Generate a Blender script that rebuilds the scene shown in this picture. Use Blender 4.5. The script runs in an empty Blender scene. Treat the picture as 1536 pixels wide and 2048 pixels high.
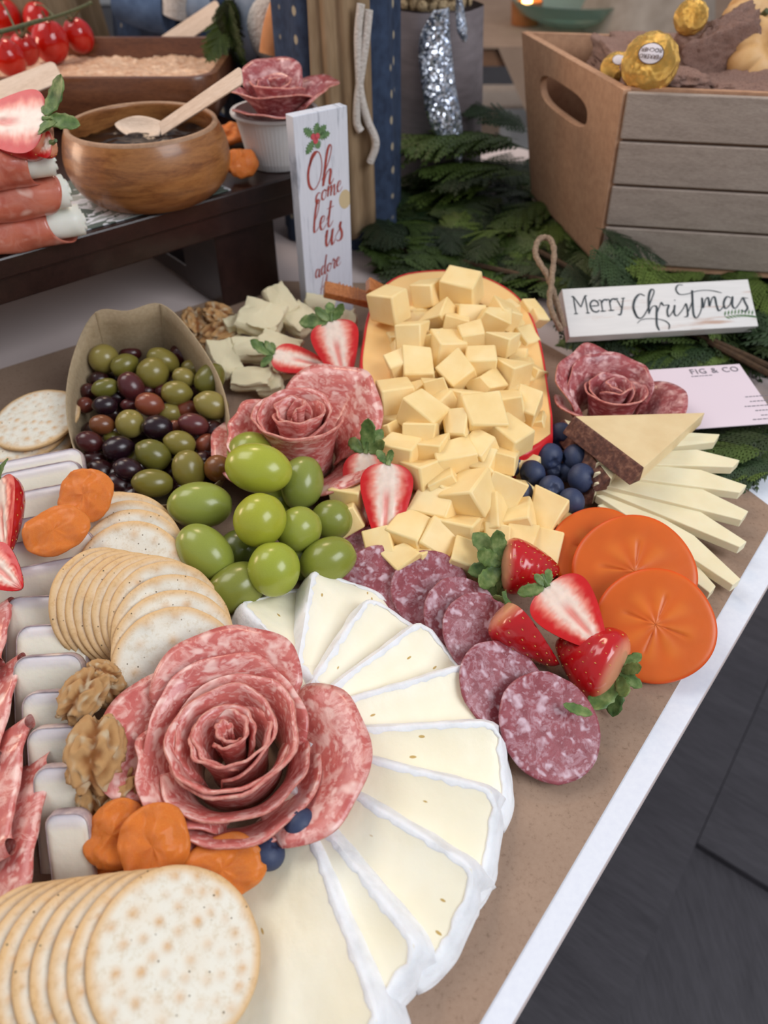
import bpy, math, random
from mathutils import Vector, Matrix, noise
from math import sin, cos, pi, radians, sqrt, atan2
S = bpy.context.scene
COL = S.collection
# ---------------------------------------------------------------- camera
PITCH = radians(43.0); FPX = 1480.0; CAMH = 0.38
cd = bpy.data.cameras.new('camera'); cam = bpy.data.objects.new('camera', cd); COL.objects.link(cam)
cam.location = (0, 0, CAMH); cam.rotation_euler = (pi/2 - PITCH, 0, 0)
cd.sensor_fit = 'VERTICAL'; cd.sensor_height = 36.0; cd.sensor_width = 27.0
cd.lens = FPX/2048*36.0; cd.clip_start = .01; cd.clip_end = 60
cd.dof.use_dof = True; cd.dof.focus_distance = .44; cd.dof.aperture_fstop = 7.5
S.camera = cam
# ---------------------------------------------------------------- world, lights, exposure
w = bpy.data.worlds.new('room_light'); S.world = w; w.use_nodes = True
bg = w.node_tree.nodes['Background']; bg.inputs[0].default_value = (.90, .92, 1.0, 1); bg.inputs[1].default_value = .33
def area(name, loc, target, sx, sy, power, col):
    l = bpy.data.lights.new(name, 'AREA'); l.shape = 'RECTANGLE'; l.size = sx; l.size_y = sy; l.energy = power; l.color = col
    o = bpy.data.objects.new(name, l); COL.objects.link(o); o.location = loc
    o.rotation_euler = (Vector(target) - Vector(loc)).to_track_quat('-Z', 'Y').to_euler(); return o
area('window_daylight', (1.35, -.55, 1.45), (0.05, .30, 0), 1.2, 1.1, 27, (.92, .95, 1.0))
area('patio_door_daylight', (-1.2, .9, 1.7), (0, .4, 0), 1.0, 1.0, 13, (1.0, .96, .92))
area('side_lamp_warm', (-1.15, .75, .30), (-.35, .68, 0), .3, .3, 3.2, (1.0, .70, .50))
area('ceiling_lamp_warm', (-.5, 1.9, 1.6), (-.1, .9, 0), .4, .4, 7, (1.0, .72, .5))
S.view_settings.view_transform = 'Standard'; S.view_settings.look = 'None'
S.view_settings.gamma = 1.0; S.view_settings.use_curve_mapping = False
S.view_settings.exposure = 0.22

# ---------------------------------------------------------------- helpers
F = Vector((0, cos(PITCH), -sin(PITCH))); U = Vector((0, sin(PITCH), cos(PITCH))); R = Vector((1, 0, 0))
EYE = Vector((0, 0, CAMH))
def ray(x, y): return F + R*((x-768)/FPX) + U*((1024-y)/FPX)
def W(x, y, z=0.0):                 # the point of the plane at height z that the photograph shows at (x, y)
    d = ray(x, y); t = (z-CAMH)/d.z; return EYE + d*t
def MP(x, y, z=0.0): return (z-CAMH)/ray(x, y).z/FPX      # metres per pixel there
def C(r, g, b):
    f = lambda c: (c/255/12.92) if c <= 10 else ((c/255+.055)/1.055)**2.4
    return (f(r), f(g), f(b), 1.0)
def V(*a): return Vector(a[0] if len(a) == 1 else a)
def lerp(a, b, t): return a+(b-a)*t
def mix3(a, b, t): return tuple(a[i]+(b[i]-a[i])*t for i in range(3))
def sstep(a, b, x):
    t = max(0, min(1, (x-a)/(b-a))); return t*t*(3-2*t)
def nz(p, s=1.0): return noise.noise(Vector(p)*s)
def frame(o, y, n):                 # matrix: local Y along y, local Z near n
    y = Vector(y).normalized(); n = Vector(n); n = (n - y*n.dot(y)).normalized(); x = y.cross(n)
    return Matrix(((x.x, y.x, n.x, o[0]), (x.y, y.y, n.y, o[1]), (x.z, y.z, n.z, o[2]), (0, 0, 0, 1)))
def rotm(o, rx=0, ry=0, rz=0, s=1):
    return Matrix.Translation(o) @ Matrix.Rotation(rz, 4, 'Z') @ Matrix.Rotation(ry, 4, 'Y') @ Matrix.Rotation(rx, 4, 'X') @ Matrix.Scale(s, 4)
def catmull(P, n=6, closed=False):
    P = [Vector(p) for p in P]; out = []; L = len(P)
    rng = range(L if closed else L-1)
    for i in rng:
        p0 = P[(i-1) % L] if closed or i > 0 else P[i]; p1 = P[i]; p2 = P[(i+1) % L]
        p3 = P[(i+2) % L] if closed or i+2 < L else P[(i+1) % L]
        for k in range(n):
            t = k/n
            out.append(.5*((2*p1)+(p2-p0)*t+(2*p0-5*p1+4*p2-p3)*t*t+(3*p1-p0-3*p2+p3)*t**3))
    if not closed: out.append(P[-1])
    return out

class G:
    def __init__(s): s.v = []; s.f = []; s.m = []; s.c = []; s.usec = False
    def add(s, vs, fs, m=0, cs=None):
        o = len(s.v); s.v += [Vector(p) for p in vs]; s.f += [tuple(i+o for i in f) for f in fs]; s.m += [m]*len(fs)
        if cs: s.usec = True; s.c += list(cs)
        else: s.c += [(1, 1, 1)]*len(vs)
        return s
    def grid(s, fn, nu, nv, cu=False, cv=False, m=0, flip=False):
        vs = []; cs = []; col = False
        for i in range(nu):
            for j in range(nv):
                r = fn(i/(nu if cu else nu-1), j/(nv if cv else nv-1))
                if isinstance(r, tuple) and len(r) == 2: vs.append(r[0]); cs.append(r[1]); col = True
                else: vs.append(r)
        fs = []
        for i in range(nu if cu else nu-1):
            for j in range(nv if cv else nv-1):
                a = i*nv+j; b = ((i+1) % nu)*nv+j; c = ((i+1) % nu)*nv+(j+1) % nv; d = i*nv+(j+1) % nv
                fs.append((a, d, c, b) if flip else (a, b, c, d))
        return s.add(vs, fs, m, cs if col else None)
    def tube(s, pts, rad, n=8, m=0, cap=True, flat=1.0):
        pts = [Vector(p) for p in pts]; vs = []; fs = []; up = Vector((0, 0, 1)); L = len(pts)
        for i, p in enumerate(pts):
            t = (pts[min(i+1, L-1)]-pts[max(i-1, 0)]); t = t.normalized() if t.length > 1e-9 else Vector((0, 0, 1))
            if abs(t.dot(up)) > .95: up = Vector((1, 0, 0)) if abs(t.x) < .9 else Vector((0, 1, 0))
            a = t.cross(up).normalized(); b = a.cross(t); up = b
            r = rad[i] if isinstance(rad, (list, tuple)) else rad
            for k in range(n): vs.append(p+a*(r*cos(2*pi*k/n))+b*(r*flat*sin(2*pi*k/n)))
        for i in range(L-1):
            for k in range(n): fs.append((i*n+k, i*n+(k+1) % n, (i+1)*n+(k+1) % n, (i+1)*n+k))
        if cap: fs.append(tuple(range(n-1, -1, -1))); fs.append(tuple((L-1)*n+k for k in range(n)))
        return s.add(vs, fs, m)
    def box(s, c, d, M=None, m=0, taper=1.0, jit=0, rnd=random):
        vs = []
        for z in (-1, 1):
            for y in (-1, 1):
                for x in (-1, 1):
                    k = taper if z > 0 else 1
                    p = Vector((c[0]+x*d[0]/2*k, c[1]+y*d[1]/2*k, c[2]+z*d[2]/2))
                    if jit: p += Vector([rnd.uniform(-jit, jit) for _ in range(3)])
                    vs.append(M @ p if M else p)
        return s.add(vs, [(0, 2, 3, 1), (4, 5, 7, 6), (0, 1, 5, 4), (2, 6, 7, 3), (0, 4, 6, 2), (1, 3, 7, 5)], m)
    def lathe(s, prof, n=32, m=0, wob=None):
        def fn(u, v):
            pass
        vs = []; fs = []; L = len(prof)
        for i in range(n):
            a = 2*pi*i/n
            for r, z in prof:
                k = wob(a, r, z) if wob else 1
                vs.append(Vector((r*k*cos(a), r*k*sin(a), z)))
        for i in range(n):
            for j in range(L-1):
                fs.append((i*L+j, ((i+1) % n)*L+j, ((i+1) % n)*L+j+1, i*L+j+1))
        return s.add(vs, fs, m)
    def prism(s, pts, z0, z1, m=0, M=None):
        n = len(pts); vs = [Vector((p[0], p[1], z0)) for p in pts]+[Vector((p[0], p[1], z1)) for p in pts]
        if M: vs = [M @ v for v in vs]
        fs = [tuple(range(n-1, -1, -1)), tuple(range(n, 2*n))]+[(i, (i+1) % n, n+(i+1) % n, n+i) for i in range(n)]
        return s.add(vs, fs, m)
    def hull(s, top, bot, m=0):       # closed solid between two point rings of equal count
        n = len(top); vs = list(bot)+list(top)
        return s.add(vs, [tuple(range(n-1, -1, -1)), tuple(range(n, 2*n))]+[(i, (i+1) % n, n+(i+1) % n, n+i) for i in range(n)], m)
    def xf(s, M, i0=0):
        for i in range(i0, len(s.v)): s.v[i] = M @ s.v[i]
        return s
    def mesh(s, name, mats, smooth=True, sharp=40):
        me = bpy.data.meshes.new(name); me.from_pydata([tuple(v) for v in s.v], [], s.f)
        for mm in (mats if isinstance(mats, (list, tuple)) else [mats]): me.materials.append(mm)
        me.polygons.foreach_set('material_index', s.m)
        if s.usec:
            at = me.color_attributes.new('tint', 'FLOAT_COLOR', 'POINT')
            buf = []
            for c in s.c: buf += [c[0], c[1], c[2], 1.0]
            at.data.foreach_set('color', buf)
        me.validate(); me.update()
        if smooth:
            me.polygons.foreach_set('use_smooth', [True]*len(me.polygons))
            if sharp: me.set_sharp_from_angle(angle=radians(sharp))
        return me
    def ob(s, name, mats, parent=None, M=None, smooth=True, sharp=40, bevel=0, solid=0, sub=0, seg=2):
        return link(s.mesh(name, mats, smooth, sharp), name, parent, M, bevel, solid, sub, seg)
def link(me, name, parent=None, M=None, bevel=0, solid=0, sub=0, seg=2):
    o = bpy.data.objects.new(name, me); COL.objects.link(o)
    if M is not None: o.matrix_world = M
    if parent: o.parent = parent
    if solid: md = o.modifiers.new('thickness', 'SOLIDIFY'); md.thickness = solid; md.offset = 0
    if bevel:
        md = o.modifiers.new('bevel', 'BEVEL'); md.width = bevel; md.segments = seg; md.limit_method = 'ANGLE'; md.angle_limit = radians(35)
    if sub: md = o.modifiers.new('sub', 'SUBSURF'); md.levels = sub; md.render_levels = sub
    return o
def tag(o, label=None, cat=None, group=None, kind=None):
    if label: o['label'] = label
    if cat: o['category'] = cat
    if group: o['group'] = group
    if kind: o['kind'] = kind
    return o
def thing(name, label, cat, M=None, group=None, loc=None):
    o = bpy.data.objects.new(name, None); COL.objects.link(o); o.empty_display_size = .01
    o.matrix_world = M if M is not None else Matrix.Translation(loc or (0, 0, 0)); return tag(o, label, cat, group)
def copytree(o, M=None, label=None, group=None):
    c = o.copy(); COL.objects.link(c)
    if M is not None: c.matrix_world = M
    if label: c['label'] = label
    if group: c['group'] = group
    for ch in list(o.children):
        d = ch.copy(); COL.objects.link(d); d.parent = c
        for g in list(ch.children):
            e = g.copy(); COL.objects.link(e); e.parent = d
    return c
ORD = ['first', 'second', 'third', 'fourth', 'fifth', 'sixth', 'seventh', 'eighth', 'ninth', 'tenth', 'eleventh', 'twelfth', 'thirteenth', 'fourteenth']

# ---------------------------------------------------------------- materials
class N:
    def __init__(s, name, rough=.5, spec=.5, sss=0, sssr=(1, .4, .25), sscale=.004, metal=0, coat=0, trans=0, ior=1.45, alpha=1):
        s.mat = bpy.data.materials.new(name); s.mat.use_nodes = True; s.nt = s.mat.node_tree
        s.b = s.nt.nodes['Principled BSDF']; i = s.b.inputs
        i['Roughness'].default_value = rough; i['Specular IOR Level'].default_value = spec; i['Metallic'].default_value = metal
        i['Coat Weight'].default_value = coat; i['Coat Roughness'].default_value = .12; i['Transmission Weight'].default_value = trans; i['IOR'].default_value = ior
        i['Alpha'].default_value = alpha
        if sss: i['Subsurface Weight'].default_value = sss; i['Subsurface Radius'].default_value = sssr; i['Subsurface Scale'].default_value = sscale
        s._co = None
    def n(s, t, **kw):
        nd = s.nt.nodes.new(t)
        for k, v in kw.items(): setattr(nd, k, v)
        return nd
    def l(s, a, b): s.nt.links.new(a, b)
    def co(s, stretch=(1, 1, 1), kind='Object', rnd=True):
        tc = s.n('ShaderNodeTexCoord'); mp = s.n('ShaderNodeMapping'); s.l(tc.outputs[kind], mp.inputs[0]); mp.inputs['Scale'].default_value = stretch
        if rnd:
            oi = s.n('ShaderNodeObjectInfo'); ml = s.n('ShaderNodeMath', operation='MULTIPLY'); ml.inputs[1].default_value = 7.3
            s.l(oi.outputs['Random'], ml.inputs[0]); s.l(ml.outputs[0], mp.inputs['Location'])
        return mp.outputs[0]
    def noise(s, co, scale, detail=3, rough=.5, dist=0):
        t = s.n('ShaderNodeTexNoise'); s.l(co, t.inputs['Vector']); t.inputs['Scale'].default_value = scale; t.inputs['Detail'].default_value = detail
        t.inputs['Roughness'].default_value = rough; t.inputs['Distortion'].default_value = dist; return t.outputs['Fac']
    def voro(s, co, scale, feat='F1', rnd=1.0, out='Distance'):
        t = s.n('ShaderNodeTexVoronoi', feature=feat); s.l(co, t.inputs['Vector']); t.inputs['Scale'].default_value = scale; t.inputs['Randomness'].default_value = rnd
        return t.outputs[out]
    def warp(s, co, scale, amt, detail=2):
        t = s.n('ShaderNodeTexNoise'); s.l(co, t.inputs['Vector']); t.inputs['Scale'].default_value = scale; t.inputs['Detail'].default_value = detail
        a = s.n('ShaderNodeVectorMath', operation='SUBTRACT'); s.l(t.outputs['Color'], a.inputs[0]); a.inputs[1].default_value = (.5, .5, .5)
        b = s.n('ShaderNodeVectorMath', operation='SCALE'); s.l(a.outputs[0], b.inputs[0]); b.inputs['Scale'].default_value = amt
        c = s.n('ShaderNodeVectorMath', operation='ADD'); s.l(co, c.inputs[0]); s.l(b.outputs[0], c.inputs[1]); return c.outputs[0]
    def ramp(s, fac, stops, interp='LINEAR'):
        r = s.n('ShaderNodeValToRGB'); e = r.color_ramp.elements; r.color_ramp.interpolation = interp
        while len(e) < len(stops): e.new(.5)
        for el, (p, c) in zip(e, stops): el.position = p; el.color = c if len(c) == 4 else (*c, 1)
        s.l(fac, r.inputs[0]); return r.outputs[0]
    def mix(s, fac, a, b, mode='MIX'):
        m = s.n('ShaderNodeMix', data_type='RGBA', blend_type=mode)
        for sock, val in ((m.inputs[0], fac), (m.inputs[6], a), (m.inputs[7], b)):
            if isinstance(val, (int, float)): sock.default_value = val
            elif isinstance(val, tuple): sock.default_value = val if len(val) == 4 else (*val, 1)
            else: s.l(val, sock)
        return m.outputs[2]
    def attr(s, name='tint'):
        a = s.n('ShaderNodeAttribute'); a.attribute_name = name; return a.outputs['Color']
    def objcol(s): return s.n('ShaderNodeObjectInfo').outputs['Color']
    def color(s, c):
        if isinstance(c, tuple): s.b.inputs['Base Color'].default_value = c
        else: s.l(c, s.b.inputs['Base Color'])
        return s
    def rough(s, fac, a, b):
        r = s.ramp(fac, [(0, (a, a, a)), (1, (b, b, b))]); s.l(r, s.b.inputs['Roughness']); return s
    def bump(s, h, strength=.3, dist=.001, prev=None):
        b = s.n('ShaderNodeBump'); b.inputs['Strength'].default_value = strength; b.inputs['Distance'].default_value = dist
        s.l(h, b.inputs['Height']); s.l(b.outputs[0], s.b.inputs['Normal']); return s
K0 = (0, 0, 0, 1); K1 = (1, 1, 1, 1)
def simple(name, stops, scale=60, detail=4, rough=.5, bump=0, bscale=None, stretch=(1, 1, 1), dist=0, bd=.0008, **kw):
    m = N(name, rough=rough, **kw); co = m.co(stretch); f = m.noise(co, scale, detail, .55, dist)
    if len(stops) == 1: m.color(stops[0])
    else: m.color(m.ramp(f, [(.3+.4*i/(len(stops)-1), c) for i, c in enumerate(stops)]))
    if bump: m.bump(m.noise(co, bscale or scale, 4), bump, bd)
    return m.mat
def kraft_mat():
    m = N('kraft_paper', rough=.75, spec=.25); co = m.co(rnd=False)
    a = m.ramp(m.noise(co, 18, 5), [(.3, C(146, 121, 102)), (.7, C(162, 137, 117))])
    fl = m.ramp(m.noise(co, 420, 3, .7), [(.28, C(104, 82, 66)), (.42, C(156, 130, 111)), (.75, C(170, 145, 126))])
    m.color(m.mix(.45, a, fl)); m.bump(m.noise(co, 300, 4), .25, .0006); return m.mat
def salami_mat(name, red, red2, fat, scale, thr, stretch=(1, 1, 1), rough=.38, fine=.5, coat=.25):
    m = N(name, rough=rough, spec=.5, sss=.15, sscale=.002, coat=coat); co = m.co(stretch)
    base = m.ramp(m.noise(co, scale*.8, 5, .6), [(.3, red), (.7, red2)])
    # marbling: long warped fat veins, then fat flecks of two sizes
    nv = m.noise(m.warp(co, scale*.5, 1.6/scale, 3), scale*.75, 4, .6, .9); veins = m.ramp(nv, [(.50, K0), (.60, (fine, fine, fine, 1)), (.68, K0)])
    v = m.voro(m.warp(co, scale*1.1, 1.3/scale, 1), scale, 'SMOOTH_F1'); nn = m.noise(co, scale*.45, 3)
    th = m.n('ShaderNodeMath', operation='MULTIPLY_ADD'); m.l(nn, th.inputs[0]); th.inputs[1].default_value = .5; m.l(v, th.inputs[2])
    fatm = m.ramp(th.outputs[0], [(thr-.10, K1), (thr+.12, K0)])
    v2 = m.voro(m.warp(co, scale*2.6, .6/scale, 2), scale*2.1); f2 = m.ramp(v2, [(.20, (fine, fine, fine, 1)), (.40, K0)])
    c = m.mix(veins, base, mix4(red2, fat, .7)); c = m.mix(f2, c, mix4(red2, fat, .7)); c = m.mix(fatm, c, fat); m.color(c)
    m.bump(m.noise(co, scale*4, 3), .25, .0006); return m.mat
def mix4(a, b, t): return tuple(a[i]+(b[i]-a[i])*t for i in range(3))+(1,)
def wood_mat(name, cols, scale=12, stretch=(1, 8, 8), rough=.45, bump=.15, coat=0, rings=True):
    m = N(name, rough=rough, coat=coat); co = m.co(stretch); wv = m.warp(co, scale*.5, 1.2/scale, 3)
    f = m.noise(wv, scale, 6, .62, .6); fine = m.noise(co, scale*9, 3, .7)
    c = m.ramp(f, [(.28+.44*i/(len(cols)-1), k) for i, k in enumerate(cols)])
    c = m.mix(.35, c, m.ramp(fine, [(.35, mix4(cols[0], K0, .3)), (.62, cols[-1])]), 'MIX')
    m.color(c); m.bump(fine, bump, .0005); return m.mat
def tint_mat(name, rough=.5, noise_amt=.0, nscale=80, bump=0, bscale=120, bd=.0006, stretch=(1, 1, 1), **kw):
    m = N(name, rough=rough, **kw); a = m.attr(); co = m.co(stretch)
    if noise_amt: a = m.mix(noise_amt, a, m.ramp(m.noise(co, nscale, 4), [(.3, (.25, .25, .25)), (.7, K1)]), 'MULTIPLY')
    m.color(a)
    if bump: m.bump(m.noise(co, bscale, 4), bump, bd)
    return m.mat
def objcol_mat(name, rough=.3, var=.25, vscale=90, bump=0, bscale=100, **kw):
    m = N(name, rough=rough, **kw); co = m.co()
    m.color(m.mix(var, m.objcol(), m.ramp(m.noise(co, vscale, 4), [(.3, (.35, .35, .35)), (.65, K1)]), 'MULTIPLY'))
    if bump: m.bump(m.noise(co, bscale, 4), bump, .0006)
    return m.mat

M_KRAFT = kraft_mat()
M_TABLE = simple('white_laminate', [C(206, 190, 186), C(214, 199, 195)], 8, rough=.55)
M_FOAM = simple('white_board_edge', [C(222, 226, 236), C(228, 232, 240)], 300, rough=.6)
M_SAL = salami_mat('marbled_salami', C(188, 88, 84), C(212, 124, 114), C(238, 196, 186), 100, .50, (1, 1, 2.4), rough=.34, fine=.75, coat=.3)
M_SAL2 = salami_mat('dark_marbled_salami', C(142, 62, 68), C(178, 92, 92), C(220, 172, 168), 95, .50, (1, 1, 1.8), rough=.32, fine=.6, coat=.3)
M_SLICE = salami_mat('coarse_salami', C(130, 58, 66), C(156, 82, 90), C(206, 176, 186), 165, .47, (1, 1, 1), rough=.42, fine=.45, coat=.12)
M_EDGE = simple('salami_casing_edge', [C(182, 92, 84), C(208, 134, 120), C(222, 168, 152)], 260, rough=.45)
def cracker_mat():
    m = N('baked_cracker', rough=.8, spec=.2); a = m.attr(); co = m.co(rnd=False)
    sp = m.ramp(m.noise(co, 330, 3, .7), [(.3, C(218, 196, 160)), (.5, K1)])
    c = m.mix(.4, a, sp, 'MULTIPLY')
    d = m.voro(m.warp(co, 60, .003), 150, rnd=.4)
    c = m.mix(m.ramp(d, [(.045, K1), (.085, K0)]), c, C(110, 94, 72)); m.color(c)
    m.bump(m.noise(co, 500, 4, .7), .35, .0006); return m.mat
M_CRACK = cracker_mat()
def brie_mat():
    m = N('brie_paste', rough=.36, spec=.45, sss=.15, sssr=(1, .8, .5), sscale=.006); co = m.co()
    c = m.ramp(m.noise(co, 26, 4), [(.3, C(243, 234, 206)), (.7, C(249, 243, 222))])
    st = m.co((2.6, 1, 1)); v = m.voro(m.warp(st, 60, .004), 52); h = m.ramp(v, [(.07, K1), (.10, K0)])
    c = m.mix(h, c, C(196, 164, 98)); m.color(c)
    m.bump(m.noise(co, 70, 5), .4, .0018); return m.mat
M_BRIE = brie_mat()
M_RIND = simple('white_bloomy_rind', [C(226, 225, 226), C(238, 237, 238), C(245, 244, 245)], 90, rough=.85, bump=.5, bscale=240, bd=.0012, sss=.1)
M_CUBE = simple('yellow_cheese', [C(240, 206, 140), C(246, 216, 154), C(249, 224, 168)], 45, rough=.42, bump=.12, bscale=160, sss=.18, sssr=(1, .7, .3), sscale=.005)
M_GOUDA = simple('gouda_face', [C(240, 192, 122), C(246, 204, 138)], 30, rough=.45, bump=.12, bscale=120, sss=.15, sssr=(1, .6, .25), sscale=.005)
M_WAX = simple('red_wax', [C(196, 30, 36), C(214, 44, 46)], 60, rough=.3, bump=.15)
M_GRAPE = objcol_mat('grape_skin', rough=.24, var=.2, vscale=45, bump=.06, bscale=60, sss=.22, sssr=(1, .8, .25), sscale=.006, coat=.2)
M_OLIVE = objcol_mat('olive_skin', rough=.24, var=.22, vscale=70, bump=.08, bscale=200, sss=.08, coat=.25)
M_BLUE = simple('blueberry_bloom', [C(24, 26, 46), C(44, 54, 84), C(92, 106, 138)], 95, rough=.5, bump=.1, dist=.5)
M_BSTEM = simple('dark_calyx', [C(20, 20, 28)], rough=.7)
M_SSKIN = tint_mat('strawberry_skin', rough=.2, coat=.5, sss=.1)
M_SEED = simple('strawberry_seed', [C(206, 150, 70), C(226, 180, 98)], 300, rough=.4)
M_SCUT = tint_mat('strawberry_flesh', rough=.36, noise_amt=.12, nscale=260, bump=.3, bscale=240, sss=.2, coat=.1)
M_LEAF = simple('green_sepal', [C(58, 86, 40), C(92, 118, 60), C(134, 150, 92)], 130, rough=.5, bump=.35, bscale=300)
M_PERS = tint_mat('persimmon_flesh', rough=.38, noise_amt=.16, nscale=50, bump=.2, bscale=150, sss=.2, sssr=(1, .35, .1), sscale=.006)
M_MANCH = simple('pale_hard_cheese', [C(232, 218, 178), C(240, 229, 194)], 40, rough=.4, bump=.12, bscale=180, sss=.15, sscale=.005)
M_MTOP = simple('ivory_hard_cheese', [C(222, 194, 146), C(232, 208, 162)], 50, rough=.4, bump=.1, bscale=150, sss=.1)
M_MRIND = simple('brown_cheese_rind', [C(66, 34, 28), C(96, 56, 44), C(140, 98, 78)], 260, rough=.6, bump=.6, bscale=300)
M_SEMI = tint_mat('semi_soft_cheese', rough=.32, noise_amt=.04, nscale=60, bump=.4, bscale=260, sss=.15, sscale=.004)
M_SRIND = simple('grey_violet_rind', [C(136, 120, 124), C(176, 156, 156), C(212, 190, 176)], 110, rough=.6, bump=.3)
M_APR = simple('dried_apricot', [C(214, 92, 22), C(240, 132, 44), C(248, 168, 90)], 90, rough=.3, bump=.5, bscale=150, bd=.0022, sss=.3, sssr=(1, .35, .1), sscale=.006, coat=.15)
M_NUT = tint_mat('walnut_kernel', rough=.5, noise_amt=.35, nscale=260, bump=.6, bscale=300, bd=.001)
M_CHED = simple('crumbly_white_cheese', [C(234, 220, 178), C(244, 234, 200)], 70, rough=.55, bump=.5, bscale=180, sss=.12)
M_BLACKWOOD = wood_mat('espresso_wood', [C(30, 17, 15), C(42, 25, 22), C(52, 32, 28)], 10, (6, 1, 6), rough=.3, coat=.25)
M_ACACIA = wood_mat('acacia_wood', [C(96, 56, 30), C(140, 88, 48), C(176, 120, 68), C(150, 96, 54)], 16, (1.2, 1.2, 7), rough=.35, coat=.2)
M_ACACIA2 = wood_mat('dark_acacia_wood', [C(80, 46, 30), C(112, 68, 44), C(134, 86, 56)], 16, (1.2, 6, 6), rough=.35, coat=.25)
M_RIM = wood_mat('sanded_wood_rim', [C(150, 112, 84), C(176, 140, 110)], 30, (1, 1, 1), rough=.55)
M_BIRCH = wood_mat('pale_birch', [C(204, 174, 148), C(222, 196, 172), C(230, 208, 188)], 14, (8, 1, 8), rough=.6)
M_JAM = simple('dark_jam', [C(16, 8, 6), C(34, 16, 10)], 120, rough=.22, bump=.2, bscale=60, bd=.003, spec=.25)
def dip_mat():
    m = N('creamy_dip', rough=.35, coat=.2); co = m.co((1, 1.8, 1)); f = m.noise(m.warp(co, 80, .02), 110, 5, .6)
    c = m.ramp(f, [(.3, C(190, 132, 96)), (.45, C(218, 172, 136)), (.7, C(232, 198, 168))])
    g = m.voro(co, 70); c = m.mix(m.ramp(g, [(.06, K1), (.1, K0)]), c, C(72, 78, 48)); m.color(c); m.bump(f, .8, .004); return m.mat
M_DIP = dip_mat()
M_TOM = simple('tomato_skin', [C(172, 18, 10), C(200, 30, 14)], 30, rough=.12, coat=.5, sss=.1)
M_VINE = simple('tomato_vine', [C(62, 66, 40), C(96, 98, 62)], 200, rough=.6, bump=.4)
M_CERAM = simple('pleated_paper_cup', [C(206, 206, 206), C(216, 214, 212)], 50, rough=.5)
M_PROS = salami_mat('cured_ham', C(178, 84, 66), C(206, 120, 94), C(232, 190, 174), 45, .33, (.5, 1, 1), rough=.28, fine=.2, coat=.4)
M_MOZZ = simple('white_soft_cheese', [C(226, 226, 214), C(238, 238, 228)], 60, rough=.4, bump=.3, sss=.2)
def boat_mat():
    m = N('tan_paperboard', rough=.7, spec=.3, sss=.05); co = m.co(); m.color(m.ramp(m.noise(co, 300, 4, .7), [(.3, C(158, 138, 108)), (.7, C(178, 158, 128))])); m.bump(m.noise(co, 200, 3), .15, .0005); return m.mat
M_BOAT = boat_mat()
def sign_mat(name, base, streak, scale, stretch):
    m = N(name, rough=.6); co = m.co(stretch); f = m.noise(co, scale, 5, .65)
    m.color(m.mix(m.ramp(f, [(.58, K0), (.72, K1)]), m.ramp(m.noise(co, scale*3, 3), [(.3, mix4(base, K0, .07)), (.7, base)]), streak)); return m.mat
M_SIGNV = sign_mat('whitewashed_board', C(212, 216, 226), C(150, 156, 168), 30, (7, .6, 1))
M_SIGNH = sign_mat('weathered_white_board', C(226, 222, 218), C(188, 150, 128), 16, (.6, 6, 1))
M_SIGNE = simple('sign_edge', [C(216, 200, 190), C(226, 214, 204)], 80, rough=.7)
M_INKR = simple('brick_red_ink', [C(150, 62, 56), C(168, 78, 68)], 200, rough=.7)
M_INKD = simple('dark_slate_ink', [C(58, 66, 70)], rough=.7)
M_INKG = simple('leaf_green_print', [C(70, 106, 66), C(112, 142, 96)], 300, rough=.7)
M_BERRY = simple('berry_red_print', [C(178, 54, 70), C(206, 92, 100)], 300, rough=.7)
M_INKL = simple('grey_print', [C(120, 114, 122)], rough=.7)
M_TAN = simple('pale_tan_print', [C(196, 178, 140)], rough=.7)
M_CARD = simple('card_stock', [C(222, 206, 214), C(228, 212, 220)], 6, rough=.6)
M_CLIP = wood_mat('amber_wood', [C(148, 84, 42), C(176, 106, 56), C(196, 128, 74)], 40, (1, 1, 1), rough=.25, coat=.4)
M_TWINE = simple('jute_twine', [C(120, 98, 80), C(160, 136, 112)], 400, rough=.9, bump=.8, bscale=500)
M_CEDAR = objcol_mat('cedar_foliage', rough=.5, var=.5, vscale=60)
M_TWIG = simple('brown_twig', [C(60, 42, 28), C(84, 62, 40)], 200, rough=.8)
M_MDF = wood_mat('raw_crate_board', [C(176, 132, 102), C(190, 146, 114), C(198, 156, 124)], 8, (2, 2, 2), rough=.7)
M_GREYW = wood_mat('grey_washed_plank', [C(150, 134, 122), C(170, 153, 140), C(182, 166, 153)], 10, (1.5, 12, 12), rough=.75)
def bread_mat():
    m = N('berry_bread', rough=.8, sss=.05); co = m.co(); f = m.noise(m.warp(co, 40, .02), 60, 6, .75)
    c = m.ramp(f, [(.28, C(130, 86, 78)), (.46, C(190, 148, 132)), (.72, C(218, 182, 164))])
    c = m.mix(m.ramp(m.noise(co, 38, 3), [(.60, K0), (.68, K1)]), c, C(74, 30, 42)); m.color(c); m.bump(f, .9, .004); return m.mat
M_BREAD = bread_mat()
M_CRUST = simple('browned_crust', [C(66, 44, 34), C(102, 70, 54)], 150, rough=.7, bump=.7)
def foil_mat():
    m = N('gold_foil', rough=.24, metal=.85); co = m.co(); v = m.voro(m.warp(co, 90, .008), 150); m.color(m.ramp(m.noise(co, 70, 2), [(.3, C(226, 166, 66)), (.7, C(250, 216, 130))])); m.bump(v, .5, .002); return m.mat
M_FOIL = foil_mat()
M_LABEL = simple('round_label', [C(222, 212, 214)], rough=.5)
M_ROLL = simple('golden_roll_crust', [C(190, 140, 84), C(216, 170, 112), C(226, 188, 136)], 30, rough=.5)
M_REDP = simple('red_painted_metal', [C(120, 16, 26)], rough=.35)
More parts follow.
